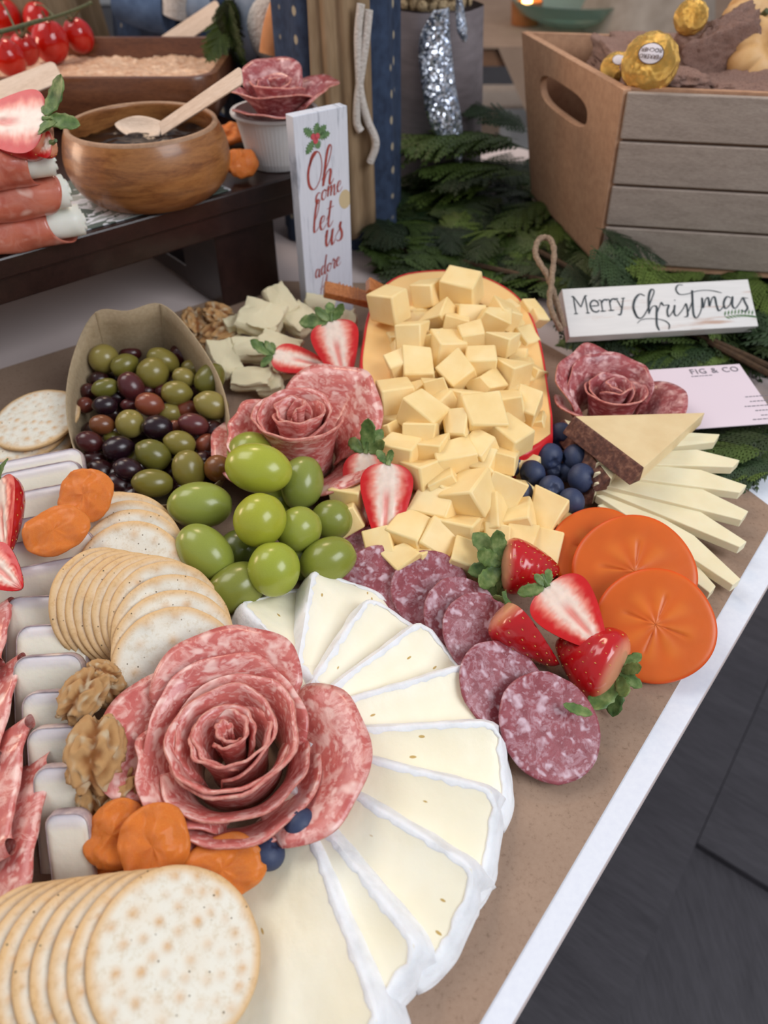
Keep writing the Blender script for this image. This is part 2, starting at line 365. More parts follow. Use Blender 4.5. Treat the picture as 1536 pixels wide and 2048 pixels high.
def mat_paper():
    m = N('botanical_placemat', rough=.6); co = m.co((1, 1, 1), rnd=False); v = m.noise(m.warp(co, 30, .05, 3), 34, 2, .4, 1.2)
    m.color(m.ramp(v, [(.40, C(86, 98, 90)), (.47, C(206, 208, 212)), (.56, C(218, 220, 224)), (.6, C(150, 156, 152))], 'CONSTANT')); return m.mat
M_MAT = mat_paper()
def dots_mat():
    m = N('dotted_navy_cloth', rough=.85); co = m.co((1, 1, .75), rnd=False); v = m.voro(co, 50, rnd=.12)
    m.color(m.mix(m.ramp(v, [(.13, K1), (.19, K0)]), m.ramp(m.noise(co, 120, 4), [(.3, C(34, 46, 68)), (.7, C(52, 68, 94))]), C(168, 156, 132))); m.bump(m.noise(co, 600, 3), .3, .001); return m.mat
M_DOTS = dots_mat()
M_DENIM = simple('blue_felt', [C(62, 82, 112), C(88, 110, 142)], 50, rough=.9, bump=.5, bscale=300)
M_BURLAP = simple('tan_cotton', [C(130, 106, 78), C(156, 132, 102)], 40, rough=.9, bump=.4, stretch=(3, 3, .5))
M_FUR = simple('white_fleece', [C(196, 186, 176), C(218, 210, 202)], 220, rough=.95, bump=1, bscale=300, bd=.003)
M_PALEBLUE = simple('pale_blue_cloth', [C(140, 152, 170), C(164, 176, 192)], 60, rough=.9, bump=.3)
M_PEACH = simple('peach_fleece', [C(186, 122, 76), C(204, 142, 96)], 60, rough=.9, bump=.5)
def plaid_mat():
    m = N('red_navy_plaid', rough=.9); co = m.co(rnd=False); ck = m.n('ShaderNodeTexChecker'); m.l(co, ck.inputs[0]); ck.inputs[3].default_value = 26
    ck.inputs[1].default_value = C(96, 22, 40); ck.inputs[2].default_value = C(28, 28, 48); m.color(ck.outputs[0]); return m.mat
M_PLAID = plaid_mat()
M_CORD = simple('white_cotton_cord', [C(196, 188, 178), C(214, 206, 198)], 300, rough=.9, bump=1, bscale=350, bd=.002)
M_GREYCL = simple('taupe_organza', [C(116, 106, 108), C(136, 126, 128)], 30, rough=.6, bump=.2, stretch=(1, 1, 4))
def glitter_mat():
    m = N('silver_glitter', rough=.3, metal=.7); co = m.co(); c = m.voro(co, 420, out='Color'); d = m.n('ShaderNodeSeparateColor'); m.l(c, d.inputs[0])
    m.color(m.ramp(d.outputs[0], [(.2, C(150, 162, 182)), (.8, C(236, 242, 252))]))
    nm = m.n('ShaderNodeVectorMath', operation='SCALE'); sb = m.n('ShaderNodeVectorMath', operation='SUBTRACT'); m.l(c, sb.inputs[0]); sb.inputs[1].default_value = (.5, .5, .5); m.l(sb.outputs[0], nm.inputs[0]); nm.inputs['Scale'].default_value = 1.1
    ge = m.n('ShaderNodeNewGeometry'); ad = m.n('ShaderNodeVectorMath', operation='ADD'); m.l(ge.outputs['Normal'], ad.inputs[0]); m.l(nm.outputs[0], ad.inputs[1])
    no = m.n('ShaderNodeVectorMath', operation='NORMALIZE'); m.l(ad.outputs[0], no.inputs[0]); m.l(no.outputs[0], m.b.inputs['Normal']); return m.mat
M_GLIT = glitter_mat()
M_WICKER = simple('woven_straw', [C(112, 92, 64), C(176, 152, 116), C(200, 178, 142)], 240, rough=.8, bump=1, bscale=260, bd=.003)
M_GLASS = N('green_glass', rough=.08, trans=.85).color(C(196, 232, 220)).mat
M_FLOOR = wood_mat('dark_floorboard', [C(62, 59, 64), C(73, 70, 75), C(82, 79, 84)], 3.2, (9, 1.0, 1), rough=.42)
M_WALL = simple('painted_wall', [C(196, 190, 182)], rough=.8)
M_WTRIM = simple('white_trim', [C(220, 220, 218)], rough=.5)
M_BRONZE = wood_mat('side_table_wood', [C(120, 84, 60), C(146, 106, 78)], 10, (1, 8, 8), rough=.5)

# ================================================================ THE SETTING
random.seed(7)
ED = V(.6336, .7737, 0); EN = V(.7737, -.6336, 0)          # along the table's right edge, and out of it
O0 = V(.0558, .083, 0)
def TP(a, b, z=0): return O0 + ED*a - EN*b + V(0, 0, z)   # a along the edge, b in from it
FZ = -.75
fd = (W(1416, 1763, FZ)-W(1325, 1982, FZ)).normalized(); fn_ = V(-fd.y, fd.x, 0)
g = G(); g.box((0, 3.0, FZ-.03), (12, 11, .03)); floor = tag(g.ob('floor', M_FLOOR, smooth=False), kind='structure')
rows = 0
pm = [G().box((0, 0, 0), (L, .1788, .012)).mesh('plank', M_FLOOR, smooth=False) for L in (1.35, 1.7)]
Mfl = Matrix(((fd.x, fn_.x, 0, 0), (fd.y, fn_.y, 0, 0), (0, 0, 1, 0), (0, 0, 0, 1)))
for i in range(-22, 24):
    a = -4.5 + random.random()*1.2
    while a < 7.5:
        k = random.randrange(2); L = (1.35, 1.7)[k]
        c = fd*(a+L/2) + fn_*(i*.18) + V(0, 0, FZ-.006)
        a += L+.0012
        if not (-2.6 < c.x < 3.6 and -.9 < c.y < 5.6): continue
        d = c-EYE; fw = d.dot(F)
        if fw < .2: continue
        sx = d.dot(R)/fw*FPX; sy = -d.dot(U)/fw*FPX
        if abs(sx) > 2100 or abs(sy) > 2300: continue
        link(pm[k], 'plank', floor, Matrix.Translation(c) @ Mfl)
g = G(); g.box((0, 7.6, .75), (12, .1, 3.0)); tag(g.ob('wall_back', M_WALL, smooth=False), kind='structure')
g = G(); g.box((0, 7.535, FZ+.06), (12, .03, .12)); tag(g.ob('baseboard_back', M_WTRIM, smooth=False), kind='structure')

# table
t = thing('buffet_table', 'long white buffet table under the brown paper, its white edge running down the right', 'table', loc=tuple(TP(.4, .45, FZ)))
Mt = Matrix(((ED.x, -EN.x, 0, 0), (ED.y, -EN.y, 0, 0), (0, 0, 1, 0), (0, 0, 0, 1)))
iM = t.matrix_world.inverted()
def TM(a, b, z): return iM @ Matrix.Translation(TP(a, b, z)) @ Mt
G().box((0, 0, 0), (1.72, 1.25, .028)).ob('tabletop', M_TABLE, t, TM(.16, .625, -.0165), smooth=False, bevel=.003)
for a in (-.62, .95):
    for b in (.06, 1.17): G().box((0, 0, 0), (.05, .05, .718)).ob('leg', M_TABLE, t, TM(a, b, -.39), smooth=False)
# white foam board with kraft paper
g = G(); g.hull([TP(-.55, .0005, 0), TP(.60, .0005, 0), TP(.60, .05, 0), TP(-.55, .05, 0)], [TP(-.55, .0005, -.0022), TP(.60, .0005, -.0022), TP(.60, .05, -.0022), TP(-.55, .05, -.0022)])
tag(g.ob('edge_trim_strip', M_FOAM, smooth=False), 'narrow white strip along the table edge beside the brown paper', 'edge strip')
i0, i1 = W(959, 2048), W(1536, 1062)
pd = (i1-i0).normalized()
P0 = i0-pd*.5
ring = [P0, i0, lerp(i0, i1, .5), i1, W(1560, 1030), W(1470, 962), W(1400, 900), V(.20, .60, 0), V(.06, .78, 0), V(-.13, .79, 0), W(190, 680), W(0, 740), V(-.55, .46, 0), V(-.75, .1, 0), V(-.4, -.25, 0)]
g = G(); g.hull([p+V(0, 0, .0009) for p in ring], [p-V(0, 0, .0022) for p in ring])
tag(g.ob('kraft_paper_sheet', M_KRAFT, smooth=False), 'big sheet of brown kraft paper under all the food', 'paper')

# ================================================================ BRIE
BC = W(517, 1512, .022); BC.z = 0
edges = [((625, 1690), (762, 2066)), ((637, 1650), (841, 1909)), ((679, 1580), (958, 1752)), ((707, 1519), (998, 1592)), ((712, 1464), (999, 1449)), ((707, 1403), (945, 1331)),
         ((679, 1373), (848, 1243)), ((646, 1342), (745, 1194)), ((612, 1251), (630, 1139)), ((570, 1300), (478, 1205))]
brw = ['lowest, at the bottom edge beside the big cracker', 'second up from the bottom, with a dark oval hole', 'third up from the bottom', 'fourth up, with small holes near its tip', 'fifth up, its long edge pointing straight right',
       'sixth up from the bottom', 'seventh up from the bottom', 'eighth up, nearest the small salami slices', 'ninth up, with a tall white side under the grapes', 'last, half hidden by rose and crackers']
for k, (a, b) in enumerate(edges):
    A = W(*a, .027); B = W(*b, .027); A.z = B.z = 0
    d = (B-A).normalized(); A = B-d*.098; L = .098
    Mx = frame((A.x, A.y, 0), d, (0, 0, 1))        # local Y along the wedge, Z up, local X = clockwise side
    rn = random.Random(k+3); zr = .0295+rn.uniform(-.001, .001); wd = .047+rn.uniform(-.002, .003); zl = .0075
    if k == 0: wd = .066
    t = thing('brie_wedge', 'white-rinded soft cheese wedge, '+brw[k], 'cheese', Mx, 'soft cheese fan')
    # paste: a slab from the ridge (x=0) down to the clockwise side (x=wd)
    n = 15
    def top(x, y):
        f = x/wd; z = lerp(zr, zl, f**.8)+.0012*nz((x*60, y*40, k*3.1))
        return z-.0012*sstep(L-.006, L, y)
    def outer(x): return L-.010*(max(0, x-wd*.55)/wd*2)**2-.004*max(0, 1-x/.006)**2
    g = G()
    NX, NY = 12, 24
    def fp(u, v):
        x = u*wd; y = v*outer(x); return V(x, y, top(x, y))
    g.grid(fp, NX, NY)
    g.grid(lambda u, v: V(u*wd, outer(u*wd), lerp(top(u*wd, outer(u*wd)), 0.0005, v)), NX, 4, flip=True)
    g.grid(lambda u, v: V(0, u*outer(0), lerp(.0005, top(0, u*outer(0)), v)), NY, 3, flip=True)
    g.grid(lambda u, v: V(wd, u*outer(wd), lerp(top(wd, u*outer(wd)), .0005, v)), NY, 3, flip=True)
    g.grid(lambda u, v: V(u*wd, 0, lerp(.0005, top(u*wd, 0), v)), NX, 3)
    g.ob('cut_face', M_BRIE, t, sharp=50)
    # rind: along the ridge, round the outer corner and along the rim
    path = []
    for i in range(34): path.append((V(0, -.002+(L-.008)*i/33, 0), V(-1, 0, 0)))
    for i in range(1, 6):
        a_ = i/6*pi/2; path.append((V(.005-.005*cos(a_), L-.010+.008*sin(a_), 0), V(-cos(a_), sin(a_), 0)))
    for i in range(16):
        x = .006+(wd-.006)*i/15; path.append((V(x, outer(x)-.001, 0), V(.12*i/15, 1, 0).normalized()))
    NP = len(path)
    def fr(u, v):
        i = min(NP-1, int(round(u*(NP-1)))); p, nn = path[i]
        along = i*.003
        lip = .0012+.0018*nz((along*150, k, 0))+.0012*nz((along*420, k, 4))
        q = p-nn*lip; zt = top(max(0, min(wd, q.x)), min(q.y, outer(0)))
        zr_ = top(max(0, min(wd, p.x)), p.y)
        s = v*7
        if s <= 1: return lerp(q+V(0, 0, zt-.0004), q+nn*.0005+V(0, 0, zt+.0004), s)
        if s <= 2: return lerp(q+nn*.0005+V(0, 0, zt+.0004), p+nn*.0008+V(0, 0, zr_+.0004), s-1)
        s = (s-2)/5
        out = (.015 if nn.x < -.7 else .0055)*(s**.85) + .0012*sin(s*pi)
        jit = .0009*nz((along*90, s*5, k*7.7))
        return p+nn*(.0008+out+jit)+V(0, 0, (zr_+.0004)*(1-s)+.0004)
    G().grid(fr, NP, 22).ob('rind', M_RIND, t, sharp=80, solid=.0008)

# ================================================================ SALAMI ROSES
def petal_mesh(th0, span, rb0, rb1, rt0, rt1, z0, z1, p=1.6, wav=.003, seed=0, curl=.003, nu=44, nv=12, mats=None, fold=.35):
    def fn(u, v):
        th = radians(th0)+radians(span)*u; rb = lerp(rb0, rb1, u); rt = lerp(rt0, rt1, u)
        e = max(0.0, sin(pi*min(1, max(0, u))))**fold; e = .35+.65*e
        r = rb+(rt-rb)*(v**p)*e
        r += wav*v*(nz((cos(th)*2.1, sin(th)*2.1, seed*1.7))+.4*nz((th*2.4, seed, 3)))*2 + curl*v**5
        z = z0+(z1-z0)*(v**.8)*e + wav*.8*v*nz((th*1.3, seed*2.2, 1))*1.6 - curl*.8*v**7
        return V(r*cos(th), r*sin(th), z)
    return G().grid(fn, nu, nv).mesh('petal', mats or [M_SAL, M_EDGE], sharp=0)
def add_petal(t, *a, thick=.0013, **k):
    o = link(petal_mesh(*a, **k), 'petal', t)
    md = o.modifiers.new('thickness', 'SOLIDIFY'); md.thickness = thick; md.offset = 0; md.material_offset_rim = 1
    return o
def core(t, r, h, z0, n=4, seed=0, mats=None, start=0):
    for i in range(n):
        a, b = r*(i+.15)/n, r*(i+1.0)/n
        add_petal(t, start+i*145, 330, a*.8, b*.8, a*1.05+.001, b*1.12+.001, z0, z0+h*(1-.10*i/n)-abs(.0012*sin(i*2.3)), p=1.3, wav=.0011, seed=seed+i, curl=.002, fold=.22, mats=mats, nv=9)
c = W(458, 1476, .05); RB = Matrix.Translation((c.x, c.y, .014))
t = thing('salami_rose', 'large pink marbled salami rose in the middle of the soft cheese fan', 'salami rose', RB)
core(t, .031, .042, .006, 7, 11, start=40)
add_petal(t, 190, 190, .024, .026, .038, .040, .002, .034, p=1.2, wav=.002, seed=30, curl=.002)
add_petal(t, 5, 200, .024, .026, .041, .043, .004, .044, p=1.1, wav=.002, seed=31, curl=.003)
add_petal(t, 150, 120, .026, .028, .044, .046, .003, .036, p=1.0, wav=.003, seed=37, curl=.003)
add_petal(t, 208, 160, .030, .030, .047, .047, .001, .028, p=1.0, wav=.002, seed=32, curl=.002)
add_petal(t, 45, 110, .026, .026, .060, .061, .012, .046, p=.85, wav=.003, seed=33, curl=.004)
add_petal(t, 112, 100, .028, .028, .062, .066, .010, .034, p=.9, wav=.003, seed=34, curl=.003)
add_petal(t, -60, 115, .028, .028, .066, .064, .006, .032, p=.9, wav=.003, seed=35, curl=.004)
add_petal(t, 205, 135, .032, .032, .048, .048, .003, .022, p=.8, wav=.002, seed=36, curl=.002)
S2 = [M_SAL2, M_EDGE]
c = W(598, 880, .035); t = thing('salami_rose', 'salami rose behind the green grapes, tight core with one broad petal to its right', 'salami rose', Matrix.Translation((c.x, c.y, .006)) @ Matrix.Scale(1.16, 4))
core(t, .026, .054, .002, 5, 51, start=200)
add_petal(t, 80, 180, .022, .022, .036, .050, .002, .040, p=1.2, wav=.003, seed=61)
add_petal(t, -20, 130, .024, .024, .058, .056, .010, .052, p=.9, wav=.004, seed=62)
add_petal(t, -75, 120, .024, .024, .062, .060, .006, .034, p=.9, wav=.003, seed=63)
add_petal(t, 130, 120, .024, .026, .058, .054, .004, .030, p=.9, wav=.003, seed=64)
add_petal(t, 200, 110, .024, .024, .040, .046, .002, .026, p=.9, wav=.003, seed=65)
c = W(1225, 790, .04); t = thing('salami_rose', 'dark salami rose on the right, between the white sign and the brown-rinded cheese', 'salami rose', Matrix.Translation((c.x, c.y, .012)))
core(t, .023, .040, .002, 4, 71, S2, start=20)
add_petal(t, -10, 200, .022, .022, .034, .034, .002, .048, p=1.3, wav=.003, seed=72, mats=S2)
add_petal(t, 60, 150, .024, .024, .044, .046, .006, .050, p=1.1, wav=.004, seed=73, mats=S2)
add_petal(t, -80, 120, .026, .026, .060, .052, .004, .036, p=1.0, wav=.003, seed=74, mats=S2)
add_petal(t, 160, 150, .026, .026, .046, .044, .002, .034, p=1.0, wav=.003, seed=75, mats=S2)
add_petal(t, 195, 170, .028, .028, .046, .048, .000, .020, p=1.0, wav=.002, seed=76, mats=S2)

# ================================================================ SALAMI SLICES
def slice_mesh(rx, ry, th, seed):
    n = 40; g = G(); rim = []
    for i in range(n):
        a = 2*pi*i/n; k = 1+.035*nz((cos(a)*2, sin(a)*2, seed))+.015*nz((a*6, seed, 0)); rim.append((rx*k*cos(a), ry*k*sin(a)))
    prof = [(0, th/2), (.35, th/2), (.7, th/2), (.93, th/2), (.985, th*.42), (1.0, 0), (.985, -th*.42), (.9, -th/2), (0, -th/2)]
    def fn(u, v):
        i = int(round(u*n)) % n; s, z = prof[int(round(v*(len(prof)-1)))]
        return V(rim[i][0]*s, rim[i][1]*s, z+.0009*s*nz((rim[i][0]*60*s, rim[i][1]*60*s, seed)))
    g.grid(fn, n, len(prof), cu=True)
    for k in range(n*(len(prof)-1)):
        if k % (len(prof)-1) in (99,): g.m[k] = 1
    return g.mesh('salami_slice', [M_SLICE, M_EDGE], sharp=0)
sl = [(722, 1118, .026, .026, 14, .010, 'mostly hidden behind the grapes, first of the row'), (757, 1166, .027, .027, 20, .012, 'second of the row, beside the grapes'), (862, 1182, .026, .028, 26, .014, 'third of the row, below the cheese cubes'),
      (925, 1232, .025, .026, 26, .016, 'fourth of the row, left of the whole strawberry'), (968, 1272, .026, .028, 28, .018, 'fifth of the row, touching the cut strawberry'), (1006, 1372, .026, .028, 28, .019, 'sixth of the row, under the strawberry half'),
      (1098, 1452, .0275, .0305, 22, .0185, 'whole in front at the row end, a leaf on it')]
for k, (x, y, rx, ry, tl, z, wh) in enumerate(sl):
    c = W(x, y, z); o = link(slice_mesh(rx, ry, .0026, k*3.3), 'salami_slice', None, rotm(c, radians(tl), radians(-6 if k < 6 else -4), radians([0, 10, 18, 40, 50, 55, 20][k])))
    tag(o, 'coarse salami slice, '+wh, 'salami', 'row of round salami slices')
# folded salami at the left edge
def folded(r, th, seed):
    def fn(u, v):
        a = -pi/2+pi*u; rr = r*(1+.05*nz((u*5, seed, 0))); x = -cos(a)*rr*v; y = sin(a)*rr*(v if v > .02 else .02)
        y = sin(a)*rr*max(v, .001)
        return V(x, y, .003*nz((x*60, y*60, seed))+.002*nz((x*20, y*140, seed)))
    return G().grid(fn, 36, 14).mesh('folded_salami', [M_SAL, M_EDGE], sharp=0)
def folded2(L, Wd, seed):
    def fn(u, v):       # a tongue folded at x=0, running along y
        y = (v-.5)*L; k = sqrt(max(0, 1-(2*v-1)**16)); a = u*2*pi
        x = -Wd*k*(.5-.5*cos(a)) if True else 0
        z = .0042*sin(a)*(.75+.25*cos(a))+.0022*nz((x*50, y*55, seed))
        y *= 1-.22*(.5+.5*cos(a)); return V(x+.0015*nz((y*70, seed, 2)), y, z)
    return G().grid(fn, 28, 34, cu=True).mesh('folded_salami', [M_SAL], sharp=0)
for k, (x, y, L, z, rz, ry, wh) in enumerate([(14, 1262, .05, .026, 10, 28, 'topmost piece at the left edge, below the strawberries'), (22, 1410, .07, .022, 9, 32, 'second piece down at the left edge'),
                                         (40, 1560, .075, .024, 13, 34, 'third piece down beside the violet-rinded cheese'), (78, 1668, .088, .020, 10, 30, 'largest piece in the lower left corner above the crackers'), ]):
    c = W(x, y, z+.012); o = link(folded2(L, .062, k*2.7), 'folded_salami_slice', None, rotm(c, 0, radians(-ry), radians(rz)))
    tag(o, 'folded marbled salami slice, '+wh, 'salami', 'folded salami slices at the left edge')

# ================================================================ CRACKERS
def cracker_mesh(r, seed, wavy=0):
    rn = random.Random(seed); n = 56; m_ = 18
    bumps = []
    for _ in range(400):
        a, q = rn.uniform(0, 2*pi), sqrt(rn.random())*.93
        p = (q*cos(a), q*sin(a))
        if all((p[0]-b[0])**2+(p[1]-b[1])**2 > (.030 if not wavy else .11) for b in bumps): bumps.append(p)
    br = [rn.uniform(.3, 1) for _ in bumps]
    g = G(); top = []
    cream = C(232, 228, 214)[:3]; tan = C(214, 166, 108)[:3]; edge = C(222, 184, 134)[:3]; sg_ = .0036 if not wavy else .010; am_ = 1 if not wavy else .8
    def fn(u, v):
        a = 2*pi*u
        if v <= .72: s = v/.72; side = 0
        elif v <= .82: s = 1; side = (v-.72)/.10
        else: s = 1-(v-.82)/.18; side = 1
        x, y = s*cos(a), s*sin(a); k = 1+.012*nz((cos(a)*3, sin(a)*3, seed))
        h = 0; b_ = 0
        if side == 0:
            for i, b in enumerate(bumps):
                d2 = ((x-b[0])**2+(y-b[1])**2)
                if d2 < .12: e = math.exp(-d2/sg_); h += e*.0013*am_*(.5+.5*br[i]); b_ += (e**(1.0 if not wavy else 1.6))*br[i]*(1 if not wavy else .8)
            ed = sstep(.86 if not wavy else .83, .99, s); h += wavy*.0005*ed
            h += .0005*nz((x*3, y*3, seed))-.0006*ed
            col = mix3(cream, tan, min(1, .95*b_)); col = mix3(col, edge, min(1, ed*.9+.35*max(0, nz((x*2.2, y*2.2, seed+9)))))
            z = .0014+h
        else:
            col = edge if side < 1 else tan; z = lerp(.0009, -.0014, side)
            if 0 < side < 1: k *= 1.012
        z += (.0008+.0006*wavy)*nz((x*1.6, y*1.6, seed+5))
        return V(r*k*x, r*k*y, z), col
    g.grid(fn, 84, 34, cu=True)
    return g.mesh('cracker', M_CRACK, sharp=0)
CR = [cracker_mesh(.0345, s) for s in (1, 2, 3)]; CW = [cracker_mesh(.0345, s, 1) for s in (11, 12, 13, 14)]
cg = 0
def crackers(lst, group, base, CR=CR):
    global cg
    n = len(lst)
    for k, (x, y, z, ax, tilt, wh) in enumerate(lst):
        c = W(x, y, z); a = radians(ax)     # the raised side points to angle ax
        q = Matrix.Rotation(radians(tilt), 4, V(sin(a), -cos(a), 0))
        o = link(CR[cg % len(CR)], 'cracker', None, Matrix.Translation(c) @ q @ Matrix.Rotation(cg*1.3, 4, 'Z')); cg += 1
        tag(o, base+wh, 'cracker', group)
lst = []
for k in range(9):
    f = k/8; x = lerp(72, 354, f**1.02); y = lerp(1950, 1912, f); lst.append((x, y, lerp(.030, .042, f), 165+f*8, lerp(40, 24, f), (['farthest left'] + [ORD[i]+' from the left' for i in range(1, 8)]+['frontmost one showing its whole face'])[k]+' in the bottom row'))
crackers(lst, 'bottom row of crackers', 'round toasted cracker, ')
A = [(236, 1082, .018, 125, 38), (252, 1086, .022, 112, 38), (260, 1104, .025, 105, 38), (266, 1124, .028, 100, 36), (262, 1150, .031, 96, 34)]
crackers([(a[0], a[1], a[2], a[3], a[4], ORD[k]+' from the back of the upper run, next to the apricots') for k, a in enumerate(A)], 'upper run of crackers', 'round cream cracker, ', CW)
B_ = [(212, 1210), (230, 1214), (248, 1218), (266, 1221), (284, 1224), (302, 1227), (320, 1231), (337, 1240), (348, 1268), (352, 1302), (352, 1338)]
crackers([(x, y, .034, ([156, 154, 152, 150, 148, 146, 144, 141, 132, 120, 108])[k], ([58, 57, 56, 55, 54, 53, 51, 48, 43, 38, 34])[k], ORD[k]+' from the left in the run between grapes and salami rose') for k, (x, y) in enumerate(B_)], 'middle run of crackers', 'pale cracker, ', CW)
L_ = [(64, 912, .006), (52, 900, .011), (58, 886, .016), (46, 868, .021), (72, 838, .030)]
crackers([(x, y, z, 60, 4 if k < 4 else 8, ['lowest', 'second up', 'third up', 'fourth up', 'topmost, bumpy, full face showing,'][k]+' in the flat stack at left edge') for k, (x, y, z) in enumerate(L_)], 'flat stack of crackers', 'browned round cracker, ')

# ================================================================ SEMI SOFT SLICES AT THE LEFT
def slab_mesh(w_, h_, th, r):
    pts = []
    for cx, cy, a0 in ((w_/2-r, -r, 0), (-w_/2+r, -r, 90), (-w_/2+.002, -h_+.002, 180), (w_/2-.002, -h_+.002, 270)):
        rr = r if cy == -r else .002
        for i in range(6): a = radians(a0+i*18); pts.append((cx+rr*cos(a), cy+rr*sin(a)))
    return pts
sm = [(70, 912, 170, 56, 38), (76, 934, 150, 58, 42), (66, 980, 160, 50, 40), (70, 1034, 180, 50, 40), (80, 1078, 190, 50, 40), (84, 1128, 176, 48, 40), (100, 1192, 150, 46, 40), (106, 1250, 124, 46, 40), (98, 1312, 122, 44, 44), (112, 1384, 118, 44, 46), (114, 1456, 104, 42, 48), (118, 1536, 90, 42, 50), (134, 1630, 76, 46, 54)]
for k, (x, y, wp, h_, tl) in enumerate(sm):
    zt = .042; c = W(x-4, y, zt); w_ = wp*MP(x, y, zt)*1.12; h_ = .055; pts = slab_mesh(w_, h_, .006, min(.008, w_*.3))
    Mx = frame(c, V(-.20 if k < 6 else -.06, cos(radians(tl)), sin(radians(tl))), V(0, -sin(radians(tl)), cos(radians(tl))))
    t = thing('cheese_slice', 'pale cheese slice with violet-grey rind, %s in the left column' % (['farthest back']+[ORD[i]+' from the back' for i in range(1, 12)]+['frontmost, narrow'])[k], 'cheese', Mx, 'column of violet-rinded cheese slices')
    NPp = len(pts); cxy = (0, -h_*.5)
    def sb(u, v):
        i = int(round(u*NPp)) % NPp; p = pts[i]; k = v*10
        s = min(1, k/7); x = cxy[0]+(p[0]-cxy[0])*s; y = cxy[1]+(p[1]-cxy[1])*s
        col = C(240, 232, 214)[:3]; col = mix3(col, C(206, 196, 212)[:3], .75*sstep(-.008, -.0005, y)); col = mix3(col, C(206, 178, 158)[:3], .5*sstep(.0035, .0, abs(abs(x)-w_/2))*(1-sstep(-.01, -.004, y)))
        ins = (0, 0, 0, 0, 0, 0, .0012, .0003, 0, 0, 0)[int(k)]; z = (0, 0, 0, 0, 0, 0, -.0001, -.0005, -.0016, -.0040, -.0058)[int(k)]
        if k >= 8: col = C(206, 186, 170)[:3]
        q = Vector((x-cxy[0], y-cxy[1])); q = q*(1-ins/max(q.length, .001)); return V(q.x+cxy[0], q.y+cxy[1], z+.0005*nz((x*90, y*90, w_*500))*(k < 6)), col
    G().grid(sb, NPp, 11, cu=True).ob('cheese_body', M_SEMI, t, sharp=0)
    # rind: a band along the sides and top
    rp = [(-w_/2, -h_+.002)]+[p for p in pts[6:12]][::-1]
    band = [pts[22 % 24]] if False else []
    prof = [(w_/2, -h_+.002)]+pts[0:12]+[(-w_/2, -h_+.002)]
    def fr(u, v):
        i = u*(len(prof)-1); a = int(i); b = min(a+1, len(prof)-1); p = Vector(prof[a]).lerp(Vector(prof[b]), i-a)
        cx, cy = 0, -h_*.5; n2 = Vector((p.x-cx, (p.y-cy)*(1 if p.y > -.012 else .0))); n2 = n2.normalized() if n2.length > 0 else Vector((1, 0))
        q = p+n2*.0004
        s = v*3
        if s < 1: r_ = lerp(V(p.x, p.y, -.0008), V(p.x, p.y, -.0004), s)
        elif s < 2: r_ = lerp(V(p.x, p.y, -.0004), V(q.x, q.y, -.0010), s-1)
        else: r_ = lerp(V(q.x, q.y, -.0010), V(q.x, q.y, -.0058), s-2)
        return r_
    G().grid(fr, 40, 7).ob('rind', M_SRIND, t, sharp=0, solid=.0005)

# ================================================================ GOUDA BLOCK AND CUBES
def gz(Y): return lerp(.036, .062, sstep(.40, .72, Y))
go = [(742, 800), (722, 740), (727, 680), (738, 625), (760, 580), (800, 552), (850, 543), (900, 542), (960, 552), (1010, 575), (1045, 605), (1070, 650), (1086, 710), (1095, 770), (1104, 830), (1108, 870)]
def GW(x, y, dz=0):
    z = .045
    for _ in range(5): z = gz(W(x, y, z).y)
    return W(x, y, z+dz)
ring = catmull([GW(*p) for p in go], 4)
ring += [GW(1060, 905), GW(980, 918), GW(880, 900), GW(790, 870)]
inn = [(800, 850), (784, 790), (786, 700), (800, 640), (850, 610), (940, 600), (1010, 640), (1036, 720), (1040, 800), (1030, 860)]
t = thing('red_waxed_cheese', 'big hollowed block of yellow cheese with a red wax edge, filled with cubes', 'cheese', loc=tuple(W(920, 760, 0)))
Ti = Matrix.Translation(-t.location)
cen = sum(ring, Vector())/len(ring)
innr = [Vector(p) for p in catmull([GW(*p) for p in inn], 4, True)]
n = 72
def resample(P, n, closed=True):
    P = list(P)+([P[0]] if closed else []); L = [0]
    for a, b in zip(P, P[1:]): L.append(L[-1]+(b-a).length)
    out = []; j = 0
    for i in range(n):
        s = L[-1]*i/(n if closed else n-1)
        while j < len(P)-2 and L[j+1] < s: j += 1
        out.append(P[j].lerp(P[j+1], (s-L[j])/max(1e-9, L[j+1]-L[j])))
    return out
def byangle(P, n):
    c = sum(P, Vector())/len(P); Q = resample(P, 400); out = []
    for i in range(n):
        a = -pi+2*pi*i/n; out.append(min(Q, key=lambda q: abs((atan2(q.y-cen.y, q.x-cen.x)-a+pi) % (2*pi)-pi)))
    return out
ro = byangle(ring, n); ri = byangle(innr, n)
rc = [r.lerp(cen, .014) for r in ro]
def body(u, v):
    i = int(round(u*n)) % n; k = int(round(v*6))
    p = [V(ro[i].x, ro[i].y, .001), V(rc[i].x, rc[i].y, ro[i].z-.004), V(rc[i].x, rc[i].y, ro[i].z), rc[i].lerp(ri[i], .5)+V(0, 0, .0004*nz((i*.3, 0, 0))), ri[i], V(ri[i].x, ri[i].y, ri[i].z-.016), V(cen.x, cen.y, .025)][k]
    return p
G().grid(body, n, 7, cu=True).ob('cheese_body', M_GOUDA, t, Ti, sharp=40)
def wax(u, v):
    i = int(round(u*n)) % n; k = int(round(v*4)); o = (ro[i]-cen); o.z = 0; o.normalize()
    b = .004
    return [rc[i]+V(0, 0, .0004)-o*.0004, ro[i]+V(0, 0, .0006), ro[i]+o*.0012+V(0, 0, -.002), V(ro[i].x+o.x*b, ro[i].y+o.y*b, ro[i].z*.5), V(ro[i].x+o.x*.001, ro[i].y+o.y*.001, .0006)][k]
G().grid(wax, n, 5, cu=True).ob('red_wax_rind', M_WAX, t, Ti, sharp=70)
